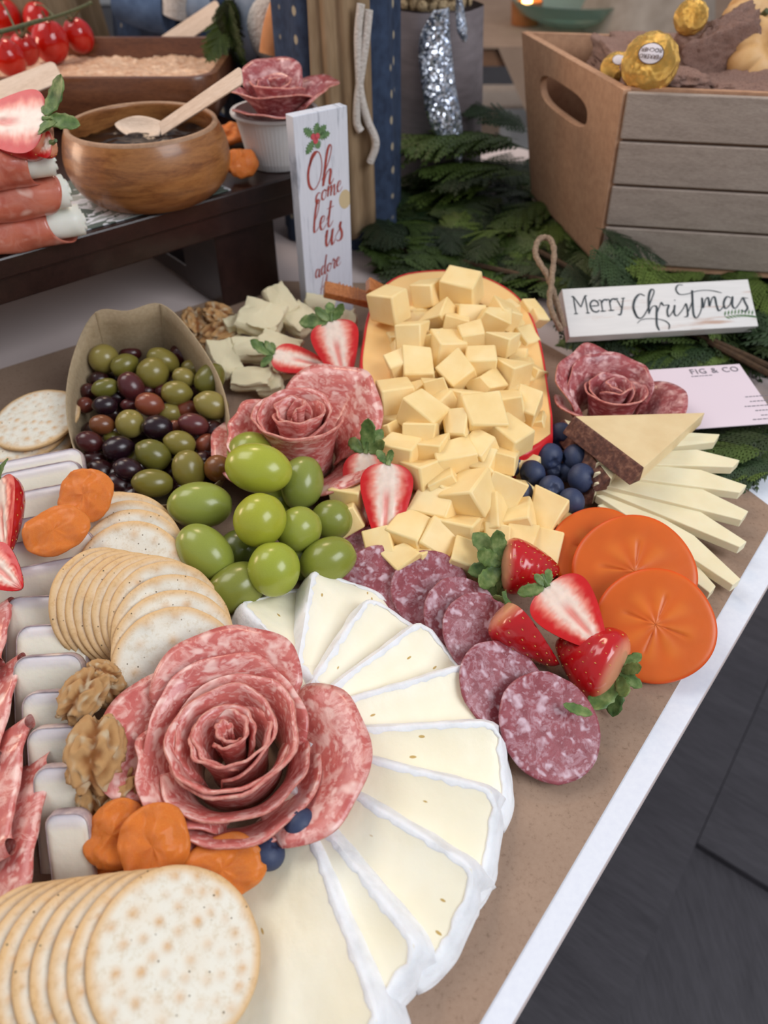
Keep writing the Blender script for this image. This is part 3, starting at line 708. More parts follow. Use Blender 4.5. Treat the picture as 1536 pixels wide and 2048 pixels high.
# loose scraps of cheese flesh
cub = []
for s in range(7):
    rn = random.Random(90+s); g = G(); d = (.021*rn.uniform(.9, 1.15), .021*rn.uniform(.9, 1.25), .019*rn.uniform(.85, 1.1))
    g.box((0, 0, 0), d, jit=.0017, rnd=rn)
    if s in (2, 5): g.v[7] += V(-.006, -.005, -.005)
    me = g.mesh('cheese_cube', M_CUBE, sharp=30); cub.append(me)
cubes = [(780, 610, 1.25), (856, 588, 1), (878, 634, 1.05), (922, 578, 1.2), (939, 629, 1.02), (984, 637, 1), (1008, 630, .95), (824, 671, 1.05), (947, 676, .9), (1004, 685, .92), (894, 698, 1.05), (963, 722, 1.02), (1019, 741, 1.0), (835, 737, 1.1), (800, 732, .9), (916, 748, 1.1), (872, 775, .8),
         (793, 797, 1.1), (928, 802, 1.0), (972, 768, .85), (847, 828, 1.1), (964, 836, 1.3), (1020, 812, .95), (1050, 812, .95), (800, 850, .95), (843, 866, 1.0), (912, 860, .95), (1017, 872, 1.05), (870, 682, .8), (883, 815, .9), (840, 778, .7), (912, 652, .8), (802, 903, 1.1), (861, 898, .9), (910, 919, 1.1), (962, 904, 1.0), (968, 928, .8),
         (850, 946, 1.05), (888, 967, .85), (940, 985, 1.25), (1005, 979, 1.05), (874, 1012, 1.1), (824, 1070, 1.15), (874, 1086, 1.1), (919, 1060, 1.2), (979, 1034, 1.0), (1034, 1036, 1.05), (1086, 1032, 1.15), (1090, 1098, .95), (1038, 1082, .9), (762, 1094, .9), (812, 1116, .95), (934, 1120, .9), (842, 1112, .8), (776, 868, .85), (760, 900, .85), (1128, 1058, .8), (905, 985, .8), (990, 1085, .9), (968, 965, .8), (1010, 920, .8), (700, 985, .95), (690, 1040, .9)]
def heap(x, y):
    if y < 850: return .012+(.006 if (x*7+y*3) % 2 else 0)
    return 0
order = sorted(range(len(cubes)), key=lambda i: cubes[i][1])
rows_ = [order[i:i+6] for i in range(0, len(order), 6)]
if len(rows_[-1]) < 3: rows_[-2] += rows_.pop()
lab = {}
RN = ORD+['fifteenth']
for r, row in enumerate(rows_):
    for q, i in enumerate(sorted(row, key=lambda i: cubes[i][0])):
        lab[i] = 'yellow cheese cube, %s from the left in the %s row of the heap' % (ORD[q], ORD[r])
for i, (x, y, s) in enumerate(cubes):
    rn = random.Random(i*13+5)
    f = sstep(840, 1120, y)
    if y < 860:
        z = .045
        for _ in range(4): z = gz(W(x, y, z).y)+heap(x, y)
        if (x, y) in ((780, 610), (922, 578), (964, 836)): z += .005
    else:
        z = lerp(.050, .017, f)*(1 if 780 < x < 1060 else .8)
        if s > 1.2: z += .006
        z = max(z, .013)
    c = W(x, y, z)
    M = rotm(c, rn.uniform(-.55, .55), rn.uniform(-.5, .5), rn.uniform(0, 3.1), s*1.10)
    o = link(cub[i % 7], 'cheese_cube', None, M, bevel=.0012, seg=2)
    tag(o, lab[i], 'cheese cube', 'heap of yellow cheese cubes')
# buried layer of the heap
g = G(); rn = random.Random(4)
for i in range(150):
    x = rn.uniform(790, 1075); y = rn.uniform(620, 1110)
    if y > 900: x = rn.uniform(770, 1060)
    if y < 860:
        z = .04
        for _ in range(4): z = gz(W(x, y, z).y)-.004
    else: z = lerp(.030, .009, sstep(860, 1090, y))
    c = W(x, y, z); q = .017*rn.uniform(.8, 1.1)
    g.box((0, 0, 0), (q, q, q*.95), M=rotm(c, rn.uniform(-.5, .5), rn.uniform(-.5, .5), rn.uniform(0, 3)), jit=.001, rnd=rn)
tag(g.ob('buried_cheese_cubes', M_CUBE, sharp=30, bevel=.001, seg=1), 'layer of yellow cheese cubes buried under the heap, seen only in its gaps', 'cheese cubes', kind='stuff')

# ================================================================ GRAPES
def grape_mesh(seed, asp):
    def fn(u, v):
        a = 2*pi*u; b = pi*v; r = sin(b); k = 1+.03*nz((r*cos(a)*1.4, r*sin(a)*1.4, cos(b)*1.4+seed))
        sc = 1-.10*math.exp(-(b/.16)**2)
        return V(r*cos(a)*k, r*sin(a)*k, cos(b)*asp*sc*k)
    return G().grid(fn, 36, 24, cu=True).mesh('berry', M_GRAPE, sharp=0)
gm = [grape_mesh(1, 1.28), grape_mesh(5, 1.05), grape_mesh(9, 1.38)]
scar = G().lathe([(0, .03), (.07, .03), (.10, 0), (.14, -.01)], 12).mesh('stem_scar', M_TWIG, sharp=0)
grp = [(517, 937, 51, 2, -78, .058, 0, 'large uppermost oval'), (400, 1010, 48, 2, 90, .034, 1, 'long oval one resting on the olives'), (520, 1040, 54, 1, 20, .050, 2, 'round one at the centre of the bunch'), (604, 966, 44, 0, 10, .036, 3, 'behind the uppermost oval, toward the salami rose'),
       (598, 1058, 46, 1, 40, .036, 4, 'round one right of the central one'), (664, 1040, 42, 1, 70, .024, 5, 'touching the cut strawberries'), (410, 1104, 49, 2, -48, .036, 6, 'oval one leaning over the crackers'), (548, 1138, 54, 1, 0, .036, 7, 'lowest round one in front'),
       (656, 1121, 47, 0, 66, .024, 8, 'oval one at the lower right, above the salami slices'), (474, 1176, 50, 0, 60, .024, 9, 'bottom left one beside the soft cheese'), (502, 908, 46, 1, 80, .040, 10, 'mostly hidden at the top of the bunch'), (478, 1102, 44, 1, 30, .016, 11, 'dark one deep in the middle of the bunch'),
       (600, 1120, 40, 1, 0, .014, 12, 'buried one between the two lower front grapes'), (560, 1000, 40, 1, 0, .018, 13, 'buried one beneath the top of the bunch')]
gcol = [C(170, 176, 60), C(150, 160, 72), C(170, 174, 56), C(140, 150, 68), C(156, 164, 66), C(134, 142, 60), C(148, 158, 68), C(162, 172, 62), C(138, 146, 58), C(132, 138, 58), C(148, 156, 62), C(104, 114, 52), C(124, 134, 54), C(124, 134, 54)]
for x, y, rp, m_, ang, z, ci, wh in grp:
    c = W(x, y, z); r = rp*MP(x, y, z)*.98; a = radians(ang)
    ax = (R*sin(a)+U*cos(a)+F*.12).normalized()
    q = ax.to_track_quat('Z', 'Y').to_matrix().to_4x4()
    t = thing('grape', 'green grape, '+wh, 'grape', Matrix.Translation(c) @ q, 'bunch of green grapes')
    o = link(gm[m_], 'berry', t); o.scale = (r, r, r); o.color = gcol[ci]
    o = link(scar, 'stem_scar', t); o.scale = (r, r, r); o.location = (0, 0, r*[1.28, 1.05, 1.38][m_]*.89)

# ================================================================ OLIVES IN A PAPER BOAT
lip = [W(150, 700, .062), W(192, 624, .085), W(255, 622, .085), W(322, 608, .085), W(385, 668, .075), W(442, 765, .055), W(462, 880, .042), W(440, 960, .03), W(330, 1010, .024), W(200, 985, .026), W(150, 905, .036), W(132, 800, .05)]
bas = [W(215, 800, .002), W(225, 765, .002), W(265, 750, .002), W(330, 750, .002), W(375, 780, .002), W(415, 850, .002), W(430, 920, .002), W(415, 985, .002), W(330, 1030, .002), W(225, 1010, .002), W(190, 940, .002), W(190, 860, .002)]
bc = sum(bas, Vector())/len(bas)
t = thing('paper_boat', 'tan paperboard tray holding the olives, tall folded wall at the back', 'food tray', loc=tuple(bc)); Ti = Matrix.Translation(-bc)
LP = catmull(lip, 5, True); BP = catmull(bas, 5, True); nl = len(LP)
def boat(u, v):
    i = int(round(u*nl)) % nl; k = v*5
    if k <= 4: p = BP[i].lerp(LP[i], k/4); return p+V(0, 0, -.006*sin(pi*k/4))
    return BP[i]
g = G().grid(lambda u, v: (lambda i: BP[i].lerp(LP[i], v)+V(0, 0, -.008*sin(pi*v)))(int(round(u*nl)) % nl), nl, 8, cu=True); g.ob('wall', M_BOAT, t, Ti, sharp=25, solid=.0008)
g = G(); g.v = [V(p.x, p.y, .0024) for p in BP]; g.f = [tuple(range(nl))]; g.m = [0]; g.c = [(1, 1, 1)]*nl; g.ob('base', M_BOAT, t, Ti, solid=.0008, smooth=False)
for a, b in ((1, 2), (3, 3)):
    i = a*5; p = [BP[i].lerp(LP[i], f)+V(0, 0, -.008*sin(pi*f)+.0002)+V(0, -.0009, 0) for f in (.0, .2, .4, .6, .8, 1)]
    G().tube(p, .0006, 6).ob('crease', M_BOAT, t, Ti)
def olive_mesh(seed, asp, tip):
    def fn(u, v):
        a = 2*pi*u; b = pi*v; r = sin(b)**.95; k = 1+.02*nz((r*cos(a)*1.6, r*sin(a)*1.6, cos(b)*1.6+seed))
        z = cos(b)*asp; z += -tip*math.exp(-((pi-b)/.28)**2)
        z -= .16*math.exp(-(b/.12)**2)
        return V(r*cos(a)*k, r*sin(a)*k, z)
    return G().grid(fn, 28, 22, cu=True).mesh('olive', M_OLIVE, sharp=0)
om = [olive_mesh(1, 1.22, .10), olive_mesh(4, 1.02, .02), olive_mesh(7, 1.4, .06)]
OC = dict(g=[C(122, 114, 48), C(134, 122, 56), C(110, 106, 44), C(144, 130, 66)], p=[C(84, 36, 38), C(98, 46, 46)], r=[C(136, 70, 48), C(112, 54, 42)], d=[C(48, 20, 22), C(60, 26, 26), C(74, 30, 30)], D=[C(38, 18, 26), C(46, 22, 30)], b=[C(132, 82, 42), C(120, 70, 40)])
ON = dict(g='green', p='plum-coloured', r='reddish brown', d='dark maroon', D='nearly black', b='tan brown')
ol = [(355, 475, 115, 115, 0, 'g'), (520, 530, 130, 90, -32, 'g'), (750, 590, 130, 124, 20, 'g'), (830, 485, 190, 92, 22, 'g'), (575, 700, 118, 100, 60, 'p'), (365, 710, 115, 75, -18, 'g'), (315, 645, 75, 55, 0, 'd'), (940, 752, 122, 98, 0, 'g'), (1000, 625, 105, 75, 20, 'g'), (1210, 640, 140, 112, -55, 'g'), (1225, 852, 130, 112, 20, 'g'), (1065, 555, 70, 60, 0, 'g'), (985, 450, 85, 70, 30, 'd'), (570, 432, 85, 50, 0, 'd'),
      (722, 842, 115, 92, 12, 'r'), (365, 852, 110, 78, -5, 'D'), (450, 785, 80, 55, 0, 'D'), (560, 850, 65, 45, 0, 'p'), (338, 1008, 110, 80, 5, 'b'), (565, 1000, 120, 112, 90, 'g'), (790, 1030, 122, 98, 0, 'D'), (890, 912, 75, 65, 0, 'g'), (1030, 882, 75, 60, -10, 'r'), (1080, 1003, 132, 86, 14, 'p'), (240, 1150, 110, 88, 20, 'd'), (470, 1200, 142, 100, -14, 'D'), (970, 1160, 145, 102, 15, 'g'),
      (755, 1252, 148, 118, 32, 'g'), (1190, 1172, 78, 76, 0, 'r'), (280, 1290, 75, 68, 0, 'd'), (550, 1370, 112, 92, 20, 'D'), (330, 1385, 95, 80, 20, 'd'), (1040, 1370, 145, 130, 80, 'g'), (1275, 1362, 100, 110, 0, 'b'), (750, 1480, 178, 114, 3, 'g'), (480, 1500, 95, 80, 20, 'd'), (1240, 1060, 70, 70, 0, 'd'), (930, 1030, 55, 50, 0, 'r'), (205, 850, 60, 55, 0, 'r'), (1150, 1295, 75, 60, 0, 'd'), (1300, 1215, 70, 60, 0, 'p'), (600, 1292, 60, 50, 0, 'g'), (232, 740, 55, 55, 0, 'd'), (700, 740, 60, 50, 0, 'd'), (420, 1110, 55, 45, 0, 'g'), (840, 740, 60, 50, 0, 'p')]
cnt = {}
ord_ol = sorted(range(len(ol)), key=lambda i: ol[i][1])
orow = [ord_ol[i:i+6] for i in range(0, len(ord_ol), 6)]
if len(orow[-1]) < 3: orow[-2] += orow.pop()
ola = {}
for r, row in enumerate(orow):
    for q, i in enumerate(sorted(row, key=lambda i: ol[i][0])): ola[i] = '%s olive, %s from left in the %s row from the tray back' % (ON[ol[i][5]], ORD[q], ORD[r])
for i, (ox, oy, a_, b_, ang, k) in enumerate(ol):
    x, y = 120+ox/4.04, 600+oy/4.04; rn = random.Random(i)
    small = a_ < 100
    z = lerp(.046, .032, sstep(700, 990, y))-(.010 if small else 0)
    c = W(x, y, z); r = b_/4.04*MP(x, y, z)*(1.22 if small else 1.02); asp = max(1.02, min(1.6, a_/b_))
    m_ = om[0] if asp > 1.1 else om[1]
    if asp > 1.45: m_ = om[2]
    a = radians(ang); ax = (R*cos(a)-U*sin(a)+F*.25).normalized()
    if asp < 1.1: ax = (R*rn.uniform(-1, 1)+U*rn.uniform(-1, 1)-F*rn.uniform(.2, .9)).normalized()
    o = link(m_, 'olive', None, Matrix.Translation(c) @ ax.to_track_quat('-Z' if rn.random() < .5 else 'Z', 'Y').to_matrix().to_4x4() @ Matrix.Scale(r, 4)); o.color = rn.choice(OC[k])
    tag(o, ola[i], 'olive', 'olives in the paper tray')
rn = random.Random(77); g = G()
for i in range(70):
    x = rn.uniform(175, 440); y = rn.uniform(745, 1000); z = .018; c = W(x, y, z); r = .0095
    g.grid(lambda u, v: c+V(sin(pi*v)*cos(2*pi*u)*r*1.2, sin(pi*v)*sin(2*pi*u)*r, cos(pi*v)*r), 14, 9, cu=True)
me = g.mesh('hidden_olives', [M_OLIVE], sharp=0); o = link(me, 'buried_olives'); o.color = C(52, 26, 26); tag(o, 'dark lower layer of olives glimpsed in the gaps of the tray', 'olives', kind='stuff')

# ================================================================ BLUEBERRIES
def blue_mesh():
    g = G()
    def fn(u, v):
        a = 2*pi*u; b = pi*v; r = sin(b); z = cos(b)*.88
        cr = math.exp(-(b/.30)**2)
        z -= .22*cr
        if .28 < b < .50: z += .10*(.5+.5*cos(5*a))*math.exp(-((b-.38)/.07)**2)
        return V(r*cos(a), r*sin(a), z)
    g.grid(fn, 40, 30, cu=True)
    return g.mesh('blueberry', M_BLUE, sharp=0)
BM = blue_mesh()
bl = [(1072, 877, 25, 'farthest back, touching the cheese block'), (1122, 873, 29, 'back right of the cluster, near the salami rose'), (1098, 913, 28, 'in the upper middle with bloom on top'), (1150, 916, 28, 'against the brown rind'), (1021, 927, 27, 'leftmost, lying on the cheese cubes'), (1065, 946, 27, 'in the left middle of the cluster'),
      (1163, 956, 30, 'rightmost large one'), (1040, 986, 26, 'lower left, behind the upright cheese cube'), (1102, 976, 26, 'lower middle of the cluster'), (1143, 1003, 28, 'lowest one above the orange slice'), (1108, 940, 20, 'small one buried mid-cluster'), (1132, 945, 20, 'small one sunk beside the rightmost'),
      (602, 1652, 35, 'larger one just under the big salami rose'), (537, 1707, 34, 'between dried apricots and soft cheese'), (664, 1578, 20, 'peeking from behind the big salami rose')]
for i, (x, y, rp, wh) in enumerate(bl):
    rn = random.Random(i+40); z = .026 if i < 12 and i not in (10, 11) else .016
    if i >= 12: z = [.032, .028, .030][i-12]
    c = W(x, y, z); r = rp*MP(x, y, z)
    ax = V(rn.uniform(-1, 1), rn.uniform(-1, .3), rn.uniform(-.2, 1))
    o = link(BM, 'blueberry', None, Matrix.Translation(c) @ ax.to_track_quat('Z', 'Y').to_matrix().to_4x4() @ Matrix.Scale(r, 4))
    tag(o, 'dark blueberry, '+wh, 'blueberry', 'blueberries')

# ================================================================ STRAWBERRIES
def prof(s): return (s**.62)*sqrt(max(0, 1-s**7))*1.05
def straw_body(Rr, L, half, seed, red=C(188, 20, 26)[:3], tipdark=C(158, 10, 22)[:3]):
    rn = random.Random(seed); pale = C(226, 168, 130)[:3]
    pts = []; ga = pi*(3-sqrt(5)); NS = 110
    for i in range(NS):
        s = .06+.86*((i+.5)/NS); pts.append((s, (i*ga) % (2*pi)))
    def P(s, a):
        r = Rr*prof(s)*(1+.05*nz((cos(a)*1.3, sin(a)*1.3, s*2+seed))); return V(r*cos(a), s*L, r*sin(a)*.92)
    sp = [P(s, a) for s, a in pts]
    g = G()
    def fn(u, v):
        s = min(1, max(0, v)); a = (-pi*u) if half else 2*pi*u
        p = P(s, a); q = Vector(p); mn = min((p-x).length for x in sp)
        nrm = V(p.x, 0, p.z); nrm = nrm.normalized() if nrm.length > 1e-6 else V(0, -1, 0)
        p = p-nrm*(.0009*math.exp(-(mn/.0011)**2))
        c = mix3(tipdark, red, sstep(0, .5, s)); c = mix3(c, pale, sstep(.84, .97, s)*.75); return p, c
    g.grid(fn, 44, 40, cu=not half)
    sd = G()
    for (s, a) in pts:
        if half and not (pi*1.03 < a < pi*1.97): continue
        p = P(s, a); nrm = V(p.x, 0, p.z).normalized(); M = frame(p-nrm*.0005, V(0, 1, 0), nrm)
        sd.grid(lambda u, v: M @ V(.00035*sin(pi*v)*cos(2*pi*u), .00075*cos(pi*v), .0004*sin(pi*v)*sin(2*pi*u)), 6, 5, cu=True)
    return g, sd, P
def leaf_g(L, w_, bend, seed, g=None, M=None):
    g = g or G()
    def fn(u, v):
        x = (u-.5)*2; k = (v**.55)*(1-v)**.5*1.45; z = bend*L*v*v-.12*w_*(1-abs(x))*k+.08*w_*nz((v*5, x*2, seed))
        p = V(x*w_*k*(1+.10*sin(v*26)*(abs(x) > .9)), L*v, z); return M @ p if M else p
    g.grid(fn, 7, 14); return g
def strawberry(tip, top, zt, zc, Rr, mode, seed, wh, leaves=((-60, .014), (-20, .018), (25, .016), (70, .014)), face=None, lab='', up=None, push=0):
    Rr *= 1.27 if mode == 'half' else 1.36; a = W(tip[0], tip[1], zt); b = W(top[0], top[1], zc); L = (b-a).length
    n_ = face or (-F+V(0, 0, .2))
    Mx = frame(a, b-a, n_)
    half = mode != 'whole'
    t = thing('strawberry' if not half else 'strawberry_half', wh, 'strawberry', Mx)
    g, sd, P = straw_body(Rr, L, half, seed)
    g.ob('skin', M_SSKIN, t, sharp=0)
    o = sd.ob('seeds', M_SEED, t); o['kind'] = 'stuff'
    if half:
        red = C(206, 24, 26)[:3]; pink = C(238, 140, 120)[:3]; white = C(244, 222, 206)[:3]
        def fc(u, v):
            s = v; x = (u-.5)*2; r = Rr*prof(s)*(1+.05*nz((1.3*(1 if x > 0 else -1), 0, s*2+seed)))*1.004
            q = abs(x); st = .12*nz((q*2, s*22, seed))+.07*nz((x*6, s*60, seed))
            c = mix3(white, pink, sstep(.25, .62, q+st)); c = mix3(c, red, sstep(.52, .86, q+st+.15*(1-s)))
            core_ = math.exp(-((q-.03)/.12)**2)*sstep(.15, .3, s)*(1-sstep(.55, .75, s)); c = mix3(c, C(226, 96, 84)[:3], core_*.75)
            c = mix3(c, white, .5*sstep(.8, .95, s)*(1-q))
            c = mix3(c, red, sstep(.28, .05, s)*.8)
            return V(x*r, s*L, .0007*(1-q*q)*(1+.8*nz((x*5, s*9, seed)))-.0006*core_), c
        g2 = G().grid(fc, 41, 44); g2.ob('cut_face', M_SCUT, t, sharp=0)
    for k, (ang, ln) in enumerate(leaves):
        an = radians(ang); base = V(sin(an)*Rr*.10, L*.985, .001 if half else Rr*.1)
        d = V(sin(an), cos(an), .25 if k % 2 else .05)
        leaf_g(ln, ln*.36, [-.35, .3, -.2, .35, -.3, .2][k % 6], seed+k).ob('sepal', M_LEAF, t, frame(base, d, V(0, -.1, 1)), solid=.0004, sharp=0)
    stem = G().tube([V(0, L*.97, 0), V(.001, L+.003, .001), V(.002, L+.006, .003)], [.0022, .0014, .0012], 8); stem.ob('stem', M_LEAF, t)
    return t
strawberry((768, 1100), (776, 925), .014, .052, .0175, 'half', 1, 'strawberry half with its cut face up in front, between grapes and cheese cubes', leaves=((-35, .012), (10, .010)))
strawberry((722, 1070), (732, 902), .010, .046, .0165, 'half', 2, 'strawberry half with tall green leaf, tucked behind another half beside the grapes', leaves=((-50, .018), (12, .024), (30, .020), (75, .018)), face=(-F+V(-.35, 0, .15)))
strawberry((1208, 1298), (1092, 1170), .032, .044, .0190, 'half', 3, 'strawberry half with white and red cut face up, on top of the right cluster', leaves=((-60, .016), (-10, .010), (40, .010)))
strawberry((1118, 1330), (1014, 1205), .012, .036, .0225, 'half', 4, 'strawberry half showing seeded skin, leaning under the white-faced half', leaves=((55, .012), (20, .008)), face=(V(.75, .45, .30)))
strawberry((1120, 1140), (1000, 1130), .022, .026, .0170, 'whole', 5, 'whole strawberry with a big leafy cap, next to the cheese cubes and orange slices', leaves=((-75, .020), (-40, .024), (-15, .022), (15, .022), (45, .026), (70, .022), (-100, .018)))
strawberry((1112, 1282), (1243, 1348), .014, .019, .0208, 'whole', 6, 'dark whole strawberry with its leaves over the paper, below the orange slices', leaves=((-70, .014), (-30, .014), (5, .014), (40, .016), (75, .022), (95, .026), (120, .020)))
strawberry((690, 768), (662, 640), .028, .064, .0200, 'half', 7, 'strawberry half standing upright against the red-waxed cheese block', leaves=((-75, .026), (-40, .016), (5, .018), (50, .016)))
strawberry((668, 738), (545, 708), .030, .038, .0145, 'half', 8, 'strawberry half lying on the crumbly white cheese', leaves=((-60, .014), (0, .022), (60, .012), (30, .012)), face=V(-.1, -.35, .9))
strawberry((12, 1118), (-2, 960), .050, .062, .0150, 'half', 9, 'strawberry half at the left edge with a green leaf above it', leaves=((10, .020), (40, .014)), face=(-F+V(-.6, 0, .2)))
strawberry((44, 1178), (-40, 1108), .052, .056, .0135, 'half', 10, 'strawberry tip at the left edge, the lower of the two', leaves=(), face=(-F+V(.2, 0, .5)))

# ================================================================ PERSIMMON SLICES
def pers_mesh(r, seed):
    org = C(216, 100, 26)[:3]; dk = C(196, 76, 12)[:3]; lt = C(236, 140, 52)[:3]; sk = C(226, 84, 18)[:3]
    def fn(u, v):
        a = 2*pi*u
        if v < .8: s = v/.8; side = 0
        else: s = 1; side = (v-.8)/.2
        k = 1+.012*cos(4*a+seed)+.01*nz((cos(a), sin(a), seed))
        if side == 0:
            ray_ = max(0, cos(4*a+seed))**30*sstep(.10, .2, s)*(1-sstep(.45, .62, s)); hub = math.exp(-(s/.08)**2)
            sp = .5+.5*cos(8*a+seed)
            c = mix3(org, lt, .35*sp*sstep(.1, .3, s)*(1-sstep(.5, .75, s))); c = mix3(c, dk, .6*ray_); c = mix3(c, C(230, 150, 90)[:3], hub*.5)
            c = mix3(c, sk, sstep(.96, 1, s)); z = .003-.0009*ray_+.0004*sp*(1-s)+.0006*(1-s)-.0008*sstep(.93, 1, s)
        else: c = sk; z = lerp(.0022, -.003, side); k *= 1+.012*sin(pi*side)
        return V(r*k*s*cos(a), r*k*s*sin(a), z), c
    return G().grid(fn, 96, 30, cu=True).mesh('persimmon_slice', M_PERS, sharp=0)
for k, (x, y, z, r, tl, rz, wh) in enumerate([(1202, 1108, .017, .034, 22, 10, 'rearmost of the three, next to the blueberries'), (1268, 1146, .024, .0385, 30, -8, 'middle of the three'), (1310, 1250, .024, .0345, 34, -14, 'frontmost of the three, reaching the table edge')]):
    o = link(pers_mesh(r, [2.0, .6, 1.1][k]), 'persimmon_slice', None, rotm(W(x, y, z), radians(tl), radians(-6), radians(rz)))
    tag(o, 'round orange persimmon slice, '+wh, 'persimmon', 'three persimmon slices')

# ================================================================ HARD CHEESE FAN
def fanslice(pts, z0, z1, th, wh, k, matt=M_MANCH, rindedge=None, dip=0):
    zz = [z0, z0, z1, z1] if len(pts) == 4 else ([z0]+[z1]*(len(pts)-1))
    if isinstance(z0, (list, tuple)): zz = z0
    top_ = [W(x, y, z) for (x, y), z in zip(pts, zz)]; bot = [p-V(0, 0, th) for p in top_]
    c = sum(bot, Vector())/len(bot); t = thing('hard_cheese_slice', wh, 'cheese', loc=tuple(c), group='fan of hard cheese slices'); Ti = Matrix.Translation(-c)
    G().hull(top_, bot).ob('cheese_body', matt, t, Ti, smooth=False, bevel=.0006)
    if rindedge is not None:
        i = rindedge; j = (i+1) % len(pts); a, b = top_[i], top_[j]; d = (b-a).normalized(); o_ = d.cross(V(0, 0, 1)); mid = sum(top_, Vector())/len(top_)
        if o_.dot(mid-a) > 0: o_ = -o_
        g = G(); g.hull([a+V(0, 0, .0003), a+o_*.0012, b+o_*.0012, b+V(0, 0, .0003)][::1], [a-V(0, 0, th), a+o_*.010-V(0, 0, th), b+o_*.010-V(0, 0, th), b-V(0, 0, th)])
        g.ob('brown_rind', M_MRIND, t, Ti, smooth=False, bevel=.0005)
    return t
FN = [((1195, 1010), (1230, 1000), (1432, 1172), (1420, 1186), 'lowest, short, its tip pointing down to the table edge'), ((1192, 990), (1235, 985), (1482, 1158), (1466, 1170), 'second lowest, broad and nearly reaching the table edge'), ((1190, 975), (1240, 966), (1494, 1083), (1480, 1094), 'third from the bottom'),
      ((1188, 965), (1250, 945), (1497, 1022), (1484, 1040), 'fourth from the bottom, level with the top orange slice'), ((1188, 945), (1250, 925), (1494, 970), (1480, 985), 'fifth from the bottom'), ((1192, 925), (1250, 905), (1480, 920), (1466, 934), 'sixth from the bottom, lying toward the garland'), ((1230, 905), (1290, 880), (1440, 868), (1430, 884), 'topmost pale one, just under the brown-rinded slice')]
for k, (a, b, c_, d_, wh) in enumerate(FN):
    zb = .018+.0042*k; ztip = .010+.0038*k
    mid = (lerp(b[0], c_[0], .62), lerp(b[1], c_[1], .62)-[20, 22, 18, 16, 14, 16, 8][k])
    fanslice([a, b, mid, c_, d_], [zb, zb, (zb+ztip)/2, ztip, ztip], 0, .007, 'pale hard cheese slice, '+wh, k)
fanslice([(1150, 832), (1410, 825), (1288, 935)], [.052, .045, .052], 0, .012, 'ivory triangle of hard cheese with speckled brown rind, topmost of the fan', 9, M_MTOP, rindedge=2)
fanslice([(1128, 838), (1200, 860), (1235, 942), (1222, 958)], [.036, .038, .036, .036], 0, .010, 'lower brown-rinded hard cheese piece under the ivory triangle', 10, M_MANCH, rindedge=3)
fanslice([(1165, 905), (1200, 895), (1225, 945), (1190, 985)], [.028, .03, .03, .024], 0, .012, 'brown-rinded cheese piece between the blueberries and the pale slices', 11, M_MANCH, rindedge=3)

# ================================================================ DRIED APRICOTS
def apr_mesh(seed):
    def fn(u, v):
        a = 2*pi*u; b = pi*v; r = sin(b)**.7; k = 1+.10*nz((cos(a)*1.2, sin(a)*1.2, seed))
        z = cos(b)*.26; z += .22*nz((r*cos(a)*1.7, r*sin(a)*1.7, seed+3))+.12*abs(nz((r*cos(a)*3.6, r*sin(a)*3.6, seed)))+.05*nz((r*cos(a)*8, r*sin(a)*8, seed))
        return V(r*k*cos(a), r*k*sin(a), z)
    return G().grid(fn, 44, 26, cu=True).mesh('dried_apricot', M_APR, sharp=0)
AM = [apr_mesh(i*4.1) for i in range(3)]
ap = [(172, 992, 60, 50, .056, 30, 'standing upright beside the upper crackers'), (112, 1062, 66, 46, .056, -20, 'lying across the violet-rinded cheese slices'), (232, 1668, 62, 62, .032, 30, 'bent one at the left, under the walnuts'), (310, 1690, 74, 70, .038, 0, 'round one in the middle under the salami rose'), (448, 1736, 84, 56, .030, -10, 'flat one at the right, beside the blueberry'), (232, 1745, 50, 40, .012, 0, 'dark one low behind the crackers'), (400, 1765, 50, 36, .012, 0, 'one mostly hidden behind the bottom crackers')]
for k, (x, y, ra, rb, z, tl, wh) in enumerate(ap):
    c = W(x, y, z); m_ = MP(x, y, z); o = link(AM[k % 3], 'dried_apricot', None, rotm(c, radians(32 if k < 5 else 10), radians(tl*.4), radians(-tl)) @ Matrix.Diagonal((ra*m_, rb*m_*1.12, .016, 1)))
    tag(o, 'orange dried apricot, '+wh, 'dried apricot', 'dried apricots')

# ================================================================ WALNUTS
def nut_mesh(seed, half=True):
    def fn(u, v):
        a = 2*pi*u; b = pi*v; d = V(sin(b)*cos(a), sin(b)*sin(a), cos(b))
        rdg = 1-abs(nz((d.x*2.2, d.y*2.2, d.z*2.2+seed)))*2.4; k = .80+.22*rdg+.05*nz((d.x*6, d.y*6, d.z*6+seed))
        k *= 1-.30*math.exp(-(d.x/.16)**2)*(1 if d.z > -.2 else .3)
        q_ = sstep(.68, .92, k); col = mix3(C(168, 106, 54)[:3], C(228, 176, 116)[:3], q_); col = mix3(col, C(238, 212, 172)[:3], sstep(.5, .9, nz((d.x*3+seed, d.y*3, d.z*3))+.4))
        return V(d.x*k*.9, d.y*k*1.25, d.z*k*.55), col
    return G().grid(fn, 72, 46, cu=True).mesh('walnut_piece', M_NUT, sharp=0)
NM = [nut_mesh(s) for s in (2, 5.5, 9.1)]
nt = [(165, 1392, 52, .048, -30, 'upper one beside the crackers, its centre dark'), (215, 1375, 40, .040, 40, 'small upper one touching the salami rose'), (190, 1508, 68, .046, 8, 'largest, long one left of the salami rose'), (240, 1582, 44, .034, -50, 'lower right one, above the apricots'), (190, 1595, 42, .030, 10, 'lowest small one'), (205, 1345, 30, .050, 80, 'crumb at the top of the group'),
      (392, 645, 34, .020, 20, 'left one of the group behind the olives'), (438, 628, 30, .030, 70, 'upper one behind the olives, by the table riser leg'), (436, 668, 40, .018, -80, 'lower one between olives and white cheese')]
